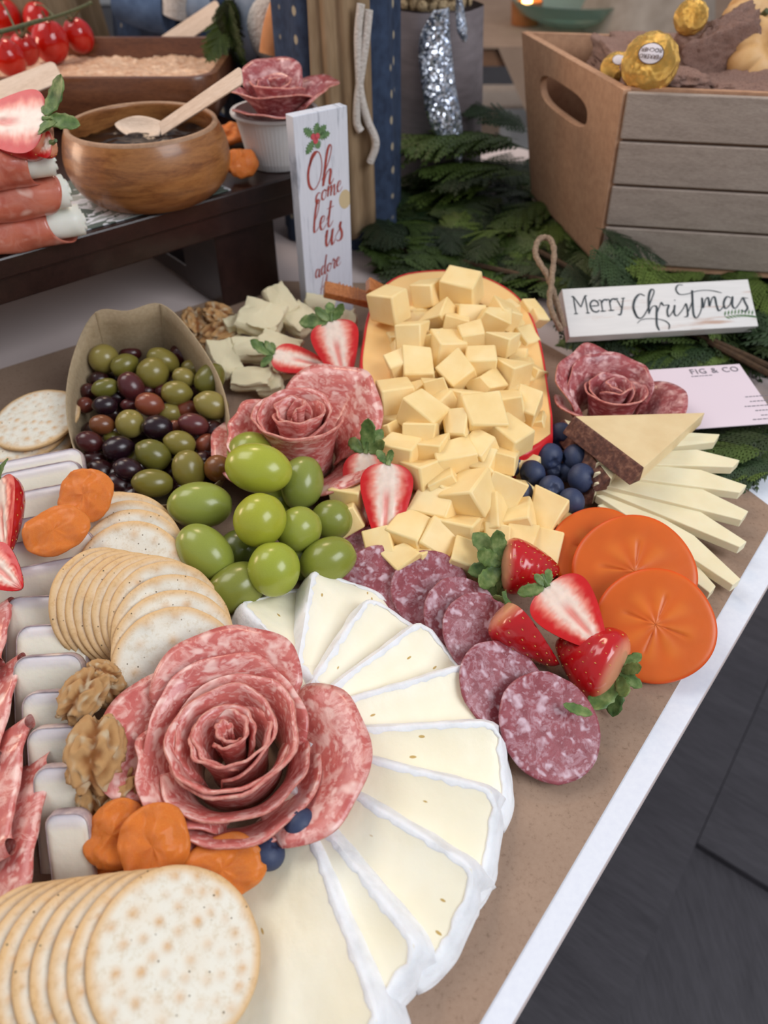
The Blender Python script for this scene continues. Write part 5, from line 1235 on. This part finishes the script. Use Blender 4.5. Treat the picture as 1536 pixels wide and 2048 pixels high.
# ================================================================ CRATE
FL, BL = V(.235, .776, .03), V(.1937, .980, .03); TF, TB = V(.218, .742, .205), V(.161, .993, .205)
uf = (W(1536, 190, .205)-TF); uf.z = 0; uf.normalize(); CWt, CWb = .36, .31
FRb, BRb = FL+uf*CWb, BL+uf*CWb; TFR, TBR = TF+uf*CWt, TB+uf*(CWt+.03)
cw = (FL+FRb+BL+BRb)/4; t = thing('wooden_crate', 'tapered wooden crate with grey washed planks and handle hole, filled with bread', 'crate', loc=tuple(cw)); Ti = Matrix.Translation(-cw)
def bil(a, b, c, d, s, t_): return a.lerp(b, s).lerp(d.lerp(c, s), t_)   # a-b bottom, d-c top
def plankrow(a, b, c, d, out, th=.007):
    for i in range(4):
        t0, t1 = i/4+.006, (i+1)/4-.010; q = [bil(a, b, c, d, 0, t0), bil(a, b, c, d, 1, t0), bil(a, b, c, d, 1, t1), bil(a, b, c, d, 0, t1)]
        g = G(); g.hull([p+out*th*.5 for p in q], [p-out*th*.5 for p in q]); g.ob('plank', M_GREYW, t, Ti, smooth=False, bevel=.0012)
    top_ = [bil(a, b, c, d, 0, 1), bil(a, b, c, d, 1, 1)]
    bt_ = [bil(a, b, c, d, 0, .02), bil(a, b, c, d, 1, .02)]; g = G(); g.hull([p-out*.0036+V(0, 0, .0006) for p in top_]+[p-out*.010+V(0, 0, .0006) for p in top_][::-1], [p-out*.0036 for p in bt_]+[p-out*.010 for p in bt_][::-1])
    g.ob('inner_board', M_MDF, t, Ti, smooth=False)
outf = V(uf.y, -uf.x, 0).normalized()
plankrow(FL, FRb, TFR, TF, outf); plankrow(BL, BRb, TBR, TB, -outf)
def endpanel(a, b, c, d, nrm_, name, hole=True):
    cx, cy = .53, .76; n = 64; hw, hh_ = .26, .085; H = []; Oo = []
    for i in range(n):
        an = 2*pi*i/n; ca, sa = cos(an), sin(an)
        H.append((cx+hw*math.copysign(abs(ca)**.55, ca), cy+hh_*math.copysign(abs(sa)**.8, sa)))
        k = min((1-cx)/ca if ca > 1e-6 else 9, -cx/ca if ca < -1e-6 else 9, (1-cy)/sa if sa > 1e-6 else 9, -cy/sa if sa < -1e-6 else 9); Oo.append((cx+ca*k, cy+sa*k))
    for cr in ((0, 0), (1, 0), (1, 1), (0, 1)):
        j = min(range(n), key=lambda i: (Oo[i][0]-cr[0])**2+(Oo[i][1]-cr[1])**2); Oo[j] = cr
    def fn(u, v):
        i = int(round(u*n)) % n; k = int(round(v*4)); s_, t_ = (Oo[i], H[i], H[i], Oo[i], Oo[i])[k]; off = (.004, .004, -.004, -.004, .004)[k]
        return bil(a, b, c, d, s_, t_)+nrm_*off
    G().grid(fn, n, 5, cu=True).ob(name, M_MDF, t, Ti, smooth=False, bevel=.0008)
endpanel(FL, BL, TB, TF, V(-.97, -.23, -.1).normalized(), 'end_panel'); endpanel(FRb, BRb, TBR, TFR, V(.97, .23, -.1).normalized(), 'end_panel')
g = G(); g.hull([FL, FRb, BRb, BL], [p-V(0, 0, .006) for p in (FL, FRb, BRb, BL)]); g.ob('bottom_board', M_MDF, t, Ti, smooth=False)
# bread
def bread_mesh(seed):
    def fn(u, v):
        a = 2*pi*u; b = pi*v; d = V(sin(b)*cos(a), sin(b)*sin(a), cos(b)); m_ = max(abs(d.x), abs(d.y), abs(d.z)); d = d/m_**.8
        k = 1+.16*nz(d*1.8+V(seed, 0, 0))+.09*nz(d*6+V(0, seed, 0))+.05*nz(d*15+V(0, seed, 3))+.03*nz(d*30+V(0, 1, seed)); return d*k
    return G().grid(fn, 110, 64, cu=True).mesh('bread_piece', M_BREAD, sharp=0)
BR = [bread_mesh(s*2.7) for s in range(3)]
def inC(s, d_, z): return TF.lerp(TFR, s).lerp(TB.lerp(TBR, s), d_)*1.0+V(0, 0, z-.205)
br = [(.55, .20, .184, .120, .036, .022, 0, 0, 0, 'wide flat one along the front of the crate'), (.20, .50, .192, .044, .100, .022, 0, 4, 9, 'left one beside the crate handle'), (.36, .44, .212, .040, .018, .036, 12, -20, 5, 'upright torn one leaning back, left of centre'), (.58, .40, .222, .026, .018, .042, 10, 10, 20, 'upright torn one with a purple berry stain'), (.68, .46, .208, .023, .018, .036, 0, 15, 30, 'small upright one right of the stained one'),
      (.34, .30, .184, .05, .035, .020, 10, -12, 10, 'one behind the gold ball'), (.48, .72, .190, .13, .05, .025, 0, 0, 0, 'rear flat one deep in the crate'), (.22, .45, .145, .030, .065, .02, 0, 0, 9, 'lower left one seen through the handle hole')]
for k, (s_, d_, z, a_, b_, c_, rx, ry, rz, wh) in enumerate(br):
    p = inC(s_, d_, z); o = link(BR[k % 3], 'bread_piece', None, rotm(p, radians(rx), radians(ry), radians(rz-9)) @ Matrix.Diagonal((a_*.9, b_*.9, c_*.9, 1))); tag(o, 'mauve berry bread, '+wh, 'bread', 'berry bread in the crate')
# gold balls
def foil_ball(seed):
    def fn(u, v):
        a = 2*pi*u; b = pi*v; d = V(sin(b)*cos(a), sin(b)*sin(a), cos(b))
        k = 1+.05*nz(d*5+V(seed, 0, 0))+.03*abs(nz(d*11+V(0, seed, 0)))-.03*abs(nz(d*9+V(0, 0, seed))); return d*k*(1 if d.z > .2 else 1.02)
    return G().grid(fn, 64, 40, cu=True).mesh('foil_wrap', M_FOIL, sharp=18)
for k, (x, y, rp, z, wh) in enumerate([(1300, 126, 54, .222, 'large one leaning on the crate front corner'), (1232, 138, 30, .205, 'one mostly hidden behind the crate rim'), (1382, 34, 32, .245, 'one between torn bread pieces at the back'), (1480, 70, 32, .225, 'one beside the small pumpkins')]):
    c = W(x, y, z); r = rp*MP(x, y, z); ax = (EYE-c).normalized()+V(0, .12, .28)
    if k == 1: ax = V(-.1, -.7, .7)
    t = thing('foil_chocolate', 'gold foil chocolate ball, '+wh, 'chocolate', Matrix.Translation(c) @ ax.to_track_quat('Z', 'Y').to_matrix().to_4x4(), 'gold foil chocolates in the crate')
    link(foil_ball(k*3.1+1), 'foil_wrap', t, Matrix.Scale(r, 4))
    if k < 2:
        lb = G(); q = .36
        def cap(u, v): rr_ = q*v; return V(rr_*cos(2*pi*u)*1.15, rr_*sin(2*pi*u)*.9, sqrt(1-rr_*rr_)+.035)*r
        lb.grid(cap, 36, 6, cu=True).ob('round_label', M_LABEL, t, sharp=0)
        g = G(); g.grid(lambda u, v: V((q+.03*v)*cos(2*pi*u)*1.15, (q+.03*v)*sin(2*pi*u)*.9, sqrt(1-q*q)+.032)*r, 36, 2, cu=True).ob('label_border', M_CRUST, t, sharp=0)
        if k == 0:
            for s_, yy in (('FERRERO', .04), ('ROCHER', -.17)):
                text(s_, r*.19, 0, 0, M_CRUST, t, Matrix.Translation((0, -yy*r-.0002, r*1.03)) @ Matrix.Rotation(pi, 4, 'Z'), align='CENTER')
# small pumpkins
def pump(r):
    def fn(u, v):
        a = 2*pi*u; b = pi*v; rr_ = sin(b)**.8*(1-.13*abs(cos(4.5*a))**.5*0-.12*(abs(sin(4.5*a)) < 2)*(1-abs(sin(4.5*a)))**2); return V(rr_*cos(a), rr_*sin(a), cos(b)*.66-.2*math.exp(-(b/.3)**2))*r
    return G().grid(fn, 108, 26, cu=True)
for k, (x, y, r, z, wh) in enumerate([(1520, 110, .036, .215, 'front one in the crate corner'), (1500, 52, .030, .235, 'rear one in the crate'), ]):
    t = thing('mini_pumpkin', 'small pale orange ribbed pumpkin, '+wh, 'pumpkin', rotm(W(x, y, z), radians(50), radians(20), 0), 'small pumpkins'); pump(r).ob('pumpkin_body', M_ROLL, t, sharp=0); G().tube([V(0, 0, r*.45), V(0, .002, r*.75)], .003, 8).ob('stem', M_VINE, t)
# red wire stand
t = thing('red_wire_stand', 'thin red metal stand under the right side of the crate', 'stand', loc=tuple(W(1450, 545, .01))); Ti = Matrix.Translation(-t.location)
for a_, b_ in ((W(1345, 534, .028), W(1600, 530, .028)), (W(1468, 534, .028), W(1526, 572, .004)), (W(1345, 534, .028), W(1350, 560, .002))): G().tube([a_, b_], .0022, 8).ob('rod', M_REDP, t, Ti)

# ================================================================ CEDAR GARLAND
def frond(seed, L=.12):
    rn = random.Random(seed); g = G(); vs = []; fs = []
    def sl_(p, d, n_, l_, w_):      # a scaly leaflet
        s = d.cross(n_).normalized(); i = len(vs); vs.extend([p, p+d*l_*.45+s*w_+n_*w_*.2, p+d*l_, p+d*l_*.45-s*w_+n_*w_*.2]); fs.append((i, i+1, i+2, i+3))
    N_ = V(0, 0, 1); pts = []; p = V(0, 0, 0); d = V(0, 1, 0); cv = rn.uniform(-.035, .035)
    for i in range(26):
        pts.append((V(p), V(d))); p = p+d*(L/26); d = (d+V(cv, 0, -.02)).normalized()
    for i, (p, d) in enumerate(pts):
        sl_(p, d, N_, L/26*1.5, .0013)
        f = i/25
        if i % 2 == 0 and i > 1: pass
        for sgn in ((-1, 1) if i > 1 else ()):
            if rn.random() < .12: continue
            bl = L*.36*(sin(pi*min(1, f*.86+.16))**.7)*rn.uniform(.8, 1.1); a = radians(46+rn.uniform(-6, 6)-12*f)*sgn
            bd = V(d.x*cos(a)+d.y*sin(a), -d.x*sin(a)+d.y*cos(a), d.z-.1+rn.uniform(-.12, .12)).normalized(); m_ = max(3, int(bl/.0052)); q = V(p)
            for j in range(m_):
                sl_(q, bd, N_, bl/m_*1.5, .0011)
                for s2 in (-1, 1):
                    a2 = radians(38)*s2; d2 = V(bd.x*cos(a2)+bd.y*sin(a2), -bd.x*sin(a2)+bd.y*cos(a2), bd.z-.08).normalized(); ll = .0095*(1-.55*j/m_); sl_(q, d2, N_, ll, .0014)
                    if ll > .006: sl_(q+d2*ll*.5, (d2+bd*.9).normalized(), N_, ll*.55, .0011)
                q = q+bd*(bl/m_); bd = (bd+V(0, 0, -.03)).normalized()
    g.add(vs, fs); return g.mesh('frond', M_CEDAR, smooth=False)
FR = [frond(s) for s in (3, 8, 15, 21)]
gt = thing('cedar_garland', 'green cedar garland running behind the cheese, under the crate and white sign', 'garland', loc=(.2, .75, 0)); Ti = Matrix.Translation(-gt.location)
g = G()
for pts in ([(-.02, .86, .014), (.08, .80, .02), (.2, .73, .02), (.32, .62, .018), (.42, .50, .012)], [(.0, .98, .014), (.12, .9, .02), (.26, .7, .018), (.36, .56, .014)]): g.tube(catmull(pts, 6), .003, 8)
g.ob('branch', M_TWIG, gt, Ti)
rn = random.Random(12); cnt_ = 0
def ok(p):
    x, y = p.x, p.y
    if x < -.045 or x > .62: return False
    yl = .735 if x < .125 else (lerp(.66, .53, (x-.125)/.145) if x < .27 else lerp(.505, .43, (x-.27)/.12))
    return y > yl and y < 1.14
gcols = [C(44, 58, 24), C(60, 78, 32), (C(74, 94, 38)), C(88, 108, 44), C(38, 52, 30), C(50, 70, 40)]
def put_frond(p, az, pitch, s, roll_=0):
    global cnt_
    M_ = Ti @ Matrix.Translation(p) @ Matrix.Rotation(az, 4, 'Z') @ Matrix.Rotation(pitch, 4, 'X') @ Matrix.Rotation(roll_, 4, 'Y') @ Matrix.Scale(s, 4)
    o = link(FR[rn.randrange(4)], 'frond', gt, M_); o.color = rn.choice(gcols); cnt_ += 1
tries = 0
while cnt_ < 205 and tries < 9000:
    tries += 1
    p = V(rn.uniform(-.05, .55), rn.uniform(.44, 1.14), rn.uniform(.008, .03))
    if not ok(p): continue
    az = rn.choice([rn.gauss(2.6, .5), rn.gauss(-2.6, .6), rn.gauss(-1.6, .6), rn.gauss(1.7, .7)])  # 0 = away from the camera
    s = rn.uniform(.75, 1.15)
    tip = p+V(-sin(az), cos(az), 0)*.12*s
    if not ok(tip): continue
    if any((lambda d_: 1300 < 768+d_.dot(R)/d_.dot(F)*FPX < 1560 and 700 < 1024-d_.dot(U)/d_.dot(F)*FPX < 880)(q_-EYE) for q_ in (p, tip, (p+tip)/2)): continue
    if .15 < p.x and p.y > .76 and .22 < tip.x and tip.y > .78 and rn.random() < .75: continue
    put_frond(p, az, rn.uniform(-.05, .30), s, rn.uniform(-.35, .35))
for x, y, z, az, pt_, s in [(1010, 300, .075, 1.45, .30, 1.5), (1040, 280, .085, 1.65, .25, 1.4), (1060, 300, .08, 1.25, .2, 1.2), (1050, 330, .06, 1.9, .2, 1.2), (1060, 270, .09, .9, .5, .9), (1020, 330, .05, 1.5, .15, 1.3), (980, 380, .04, 1.3, .1, 1.2), (900, 400, .03, 1.7, .15, 1.1), (1060, 350, .06, 1.3, .25, 1.2), (1000, 360, .05, 2.0, .1, 1.1),
                            (1140, 520, .05, 3.3, -.1, .8), (1180, 490, .07, 3.6, -.15, .9), (1250, 500, .06, 3.8, -.1, 1.0), (1290, 540, .05, 3.6, 0, .9), (1120, 600, .04, 3.2, -.1, .6), (1190, 455, .075, 4.2, -.1, .7), (1215, 470, .07, 3.3, -.2, .8), (1240, 480, .065, 2.9, -.2, .8),
                            (1536, 905, .020, 1.2, .0, .75), (1560, 880, .02, 1.5, 0, .7), (1560, 925, .015, 1.6, .0, .6), (1500, 880, .012, 1.0, .0, .5)]:
    put_frond(W(x, y, z), az, pt_, s, rn.uniform(-.2, .2))

rn = random.Random(31)
for i in range(48):
    p = V(rn.uniform(-.035, .15), rn.uniform(.80, 1.0), rn.uniform(.010, .035)); az = rn.choice([1.4, -1.4, 2.5, -2.5, 3.0, 2.0])+rn.uniform(-.3, .3); s = rn.uniform(.6, .9)
    tip = p+V(-sin(az), cos(az), 0)*.12*s
    if tip.y < .75 or tip.x < -.045: az = -1.2 if p.x < .05 else 1.3
    put_frond(p, az, rn.uniform(.0, .3), s, rn.uniform(-.3, .3))
for x, y, az, s in [(1380, 690, -1.5, .8), (1460, 700, 1.5, .9), (1520, 690, 1.3, .9), (1560, 710, 1.6, .9), (1330, 705, -1.3, .7), (1430, 706, -1.45, .8), (1500, 712, 1.5, .7), (1400, 695, 1.5, .7), (1540, 870, 1.4, .8), (1570, 900, 1.7, .9), (1500, 868, -1.5, .6), (1555, 940, 1.5, .6), (1580, 860, 1.3, .9), (1560, 890, 2.0, .7)]:
    put_frond(W(x, y, .012), az, rn.uniform(0, .08), s, rn.uniform(-.2, .2))
# ================================================================ BACKGROUND FIGURES AND CLOTHS
def skirt(r0, r1, h, amp, k, n=96, m=20):
    return G().grid(lambda u, v: V((lerp(r0, r1, v)+amp*(1-.4*v)*sin(k*2*pi*u+v*2)+amp*.5*nz((u*20, v*3, r0*90)))*cos(2*pi*u), (lerp(r0, r1, v)+amp*(1-.4*v)*sin(k*2*pi*u+v*2)+amp*.5*nz((u*20, v*3, r0*90)))*sin(2*pi*u), h*v), n, m, cu=True)
c = V(-.052, .945, 0)
t = thing('fabric_doll', 'cloth figure in dotted navy skirt and tan apron behind the tall sign', 'doll', loc=tuple(c))
skirt(.072, .064, .36, .004, 9).ob('dotted_skirt', M_DOTS, t, sharp=0)
def apron(u, v): a = radians(-108+50*u); r = lerp(.079, .070, v)+.003*sin(u*22+v*3); return V(r*cos(a), r*sin(a), .045*abs(u-.5)+lerp(.012, .36, v))
G().grid(apron, 40, 16).ob('tan_apron', M_BURLAP, t, sharp=0, solid=.0015)
for k, pts in enumerate(([(722, 8), (716, 70), (718, 140), (722, 190), (735, 240), (752, 285), (740, 325)], [(738, 20), (732, 80), (722, 150), (715, 200), (714, 245), (722, 262)])):
    G().tube(catmull([WY(x, y, c.y-.079) - c for x, y in pts], 6), .0042, 10).ob('cotton_cord', M_CORD, t)
c = V(-.31, 1.36, 0)
t = thing('fabric_doll', 'cloth figure in blue coat with white fleece cuff behind the dip dish', 'doll', loc=tuple(c))
skirt(.13, .10, .20, .005, 8).ob('dotted_skirt', M_DOTS, t, sharp=0)
def ell(g, c_, r_, n=28): return g.grid(lambda u, v: V(c_[0]+r_[0]*sin(pi*v)*cos(2*pi*u)*(1+.06*nz((u*8, v*5, 1))), c_[1]+r_[1]*sin(pi*v)*sin(2*pi*u), c_[2]+r_[2]*cos(pi*v)), n, n//2+4, cu=True)
j = WY(350, 0, 1.30)-c; ell(G(), (j.x, j.y, j.z+.055), (.10, .06, .08)).ob('blue_coat', M_DENIM, t, sharp=0)
p = [WY(245, -12, 1.25)-c, WY(295, 8, 1.24)-c, WY(338, 16, 1.235)-c]; G().tube(catmull(p, 6), .032, 16).ob('sleeve', M_DENIM, t)
p = [WY(352, -14, 1.22)-c, WY(350, 14, 1.22)-c, WY(348, 34, 1.22)-c]; G().tube(catmull(p, 4), [.019]*8+[.014], 16).ob('fleece_cuff', M_FUR, t)
ell(G(), tuple(WY(384, 8, 1.23)-c), (.025, .02, .023)).ob('mitten', M_PALEBLUE, t, sharp=0)
p = [WY(470, -20, 1.06)-c, WY(500, 10, 1.05)-c, WY(508, 50, 1.045)-c, WY(492, 90, 1.04)-c, WY(468, 88, 1.04)-c]; G().tube(catmull(p, 6), [.017]*20+[.016, .015, .014, .012, .008], 16).ob('pale_sleeve', M_PALEBLUE, t)
t2 = thing('greenery_sprig', 'small dried greenery sprig hanging from the doll sleeve above the jam bowl', 'sprig', loc=tuple(WY(455, 40, 1.02))); Ti2 = Matrix.Translation(-t2.location)
for k in range(7):
    o = link(FR[k % 4], 'frond', t2, Ti2 @ Matrix.Translation(WY(450+k*3, -10, 1.015+.004*k)) @ Matrix.Rotation(radians(180+rn.uniform(-14, 14)), 4, 'Y') @ Matrix.Rotation(radians(90), 4, 'X') @ Matrix.Rotation(k, 4, 'Y') @ Matrix.Scale(.62, 4)); o.color = gcols[k % 6]
c = V(-.62, 1.56, 0); t = thing('fabric_doll', 'cloth figure in red and navy plaid at the top left behind the tomatoes', 'doll', loc=tuple(c))
skirt(.13, .10, .26, .006, 7).ob('plaid_skirt', M_PLAID, t, sharp=0)
G().grid(lambda u, v: (lambda a, r: V(r*cos(a), r*sin(a), .08+.2*v))(radians(-60+50*u), .132-.02*v+.006*sin(u*20)), 24, 12).ob('tan_shawl', M_BURLAP, t, sharp=0, solid=.002)
c = WY(40, 10, 1.30); c.z = 0; t = tag(skirt(.10, .07, .24, .006, 6).ob('burlap_sack', M_BURLAP, None, Matrix.Translation(c), sharp=0), 'brown cloth sack behind the cherry tomatoes', 'sack')
c = V(-.165, 1.10, 0); t = thing('fabric_doll', 'cloth figure with peach fleece arm between the other dolls', 'doll', loc=tuple(c))
skirt(.05, .045, .2, .003, 6).ob('dotted_skirt', M_DOTS, t, sharp=0)
p = [WY(590, -40, 1.0)-c, WY(572, 10, .99)-c, WY(556, 60, .985)-c, WY(548, 112, .98)-c]; G().tube(catmull(p, 5), .017, 14).ob('peach_sleeve', M_PEACH, t)
ell(G(), tuple(WY(545, 60, 1.03)-c), (.03, .02, .035)).ob('white_bib', M_FUR, t, sharp=0)
# organza wrapped stand, woven basket, glitter ribbon
c = WY(850, 390, 1.10); c.z = 0
t = thing('wrapped_stand', 'grey organza wrapped stand behind the cedar garland', 'stand', loc=tuple(c))
skirt(.078, .062, .215, .003, 7).ob('organza_wrap', M_GREYCL, t, sharp=0)
bc2 = V(c.x-.002, c.y-.01, .2155)
g = G()
for r_ in range(6):
    z = r_*.012+.006; rad = .046+.006*r_*.4
    for q in range(24):
        a = 2*pi*q/24; off = .0022*(1 if (q+r_) % 2 else -1); ell_c = V((rad+off)*cos(a), (rad+off)*sin(a), z)
        M_ = Matrix.Translation(ell_c) @ Matrix.Rotation(a, 4, 'Z'); g.grid(lambda u, v: M_ @ V(.003*sin(pi*v)*cos(2*pi*u), .0066*cos(pi*v), .0062*sin(pi*v)*sin(2*pi*u)), 8, 6, cu=True)
g.lathe([(0, 0), (.044, 0), (.050, .07), (.048, .07), (.042, .004)], 32)
tag(g.ob('woven_basket', M_WICKER, None, Matrix.Translation(bc2)), 'woven straw basket at the top, above the glitter ribbon', 'basket')
t = thing('glitter_ribbon', 'silver glitter ribbon hanging in front of the grey organza', 'ribbon', loc=tuple(WY(880, 150, 1.0))); Ti2 = Matrix.Translation(-t.location)
for Lf, Rt, Y0 in (([(868, 20), (842, 70), (838, 120), (845, 180), (855, 235), (880, 285), (918, 334)], [(898, 14), (900, 70), (905, 120), (912, 180), (922, 235), (925, 290), (924, 334)], 1.0), ([(912, -6), (912, 30), (914, 60), (926, 84)], [(924, -6), (930, 30), (934, 60), (934, 82)], 1.01)):
    A_ = catmull([WY(x, y, Y0) for x, y in Lf], 5); B2 = catmull([WY(x, y, Y0+.004) for x, y in Rt], 5); n = len(A_)
    G().grid(lambda u, v: A_[int(round(v*(n-1)))].lerp(B2[int(round(v*(n-1)))], u)+V(0, -.006*sin(pi*u)+.004*sin(v*7), 0), 9, n).ob('ribbon_tail', M_GLIT, t, Ti2, sharp=0, solid=.0008)
# second table in the background
t = thing('side_table', 'wooden table draped with brown paper in the blurred background', 'table', loc=(.75, 2.4, FZ))
iM2 = Matrix.Translation((-.75, -2.4, -FZ))
G().box((.85, 2.45, -.02), (1.45, .95, .035)).ob('tabletop', M_BRONZE, t, iM2, smooth=False)
for x in (.2, 1.5):
    for y in (2.05, 2.85): G().box((x, y, -.39), (.07, .07, .7)).ob('leg', M_BRONZE, t, iM2, smooth=False)
g = G(); g.prism([(.115, 1.965), (1.58, 1.965), (1.58, 2.9), (.115, 2.9)], .0, .003)
g.add([V(.26, 1.962, .003), V(.70, 1.962, .003), V(.50, 1.93, -.33), V(.36, 1.945, -.16)], [(0, 1, 2, 3)])
tag(g.ob('kraft_paper_cover', M_KRAFT, None, smooth=False, solid=.002), 'brown paper cover draped over the background table corner', 'paper')
c = W(1140, 38, .02); tag(G().lathe([(0, 0), (.06, .003), (.13, .03), (.155, .06), (.15, .06), (.125, .034), (.058, .008), (0, .006)], 48).ob('glass_bowl', M_GLASS, None, Matrix.Translation((c.x, c.y, .004)), sharp=60), 'pale green glass bowl on the blurred background table', 'bowl')
c = W(1052, 24, .03); t = thing('candle_lantern', 'small amber lit candle on the blurred background table', 'candle', loc=(c.x, c.y, .0045))
G().lathe([(0, 0), (.035, 0), (.04, .05), (.036, .05), (.031, .004)], 32).ob('cup', M_CLIP, t)
fl_ = N('candle_flame'); fl_.b.inputs['Emission Color'].default_value = (1, .55, .15, 1); fl_.b.inputs['Emission Strength'].default_value = 14
ell(G(), (0, 0, .045), (.012, .012, .02), 12).ob('flame', fl_.mat, t)
c = W(1260, 40, .05); tag(skirt(.17, .10, .16, .012, 5).ob('linen_bundle', simple('beige_linen', [C(150, 136, 122), C(176, 162, 148)], 20, rough=.9), None, Matrix.Translation((c.x+.09, c.y+.16, .0045)), sharp=0), 'beige linen bundle behind the crate in the background', 'cloth')
G_ = G(); G_.box((0, 0, .19), (.42, .3, .38)); tag(G_.ob('wooden_box', M_BIRCH, None, Matrix.Translation((.36, 3.1, FZ+.001)), smooth=False, bevel=.004), 'pale wooden box on the floor behind the cedar garland', 'box')
G_ = G(); G_.box((0, 0, .215), (.20, .2, .43), taper=1.1); tag(G_.ob('glare_block', M_WTRIM, None, Matrix.Translation((.50, 2.62, FZ+.001)), smooth=False, bevel=.01), 'white block added for a bright patch of glare left of the crate, blurred', 'glare patch')  # white block added in place of bright glare near the floor
tag(G().box((0, 0, .25), (1.5, .7, .5)).ob('dark_sofa_base', M_DOTS if False else simple('dark_teal_fabric', [C(36, 56, 66), C(52, 74, 84)], 30, rough=.9), None, Matrix.Translation((2.6, 5.0, FZ+.001)), smooth=False, bevel=.08, seg=4), 'dark teal ottoman far behind the crate', 'ottoman')
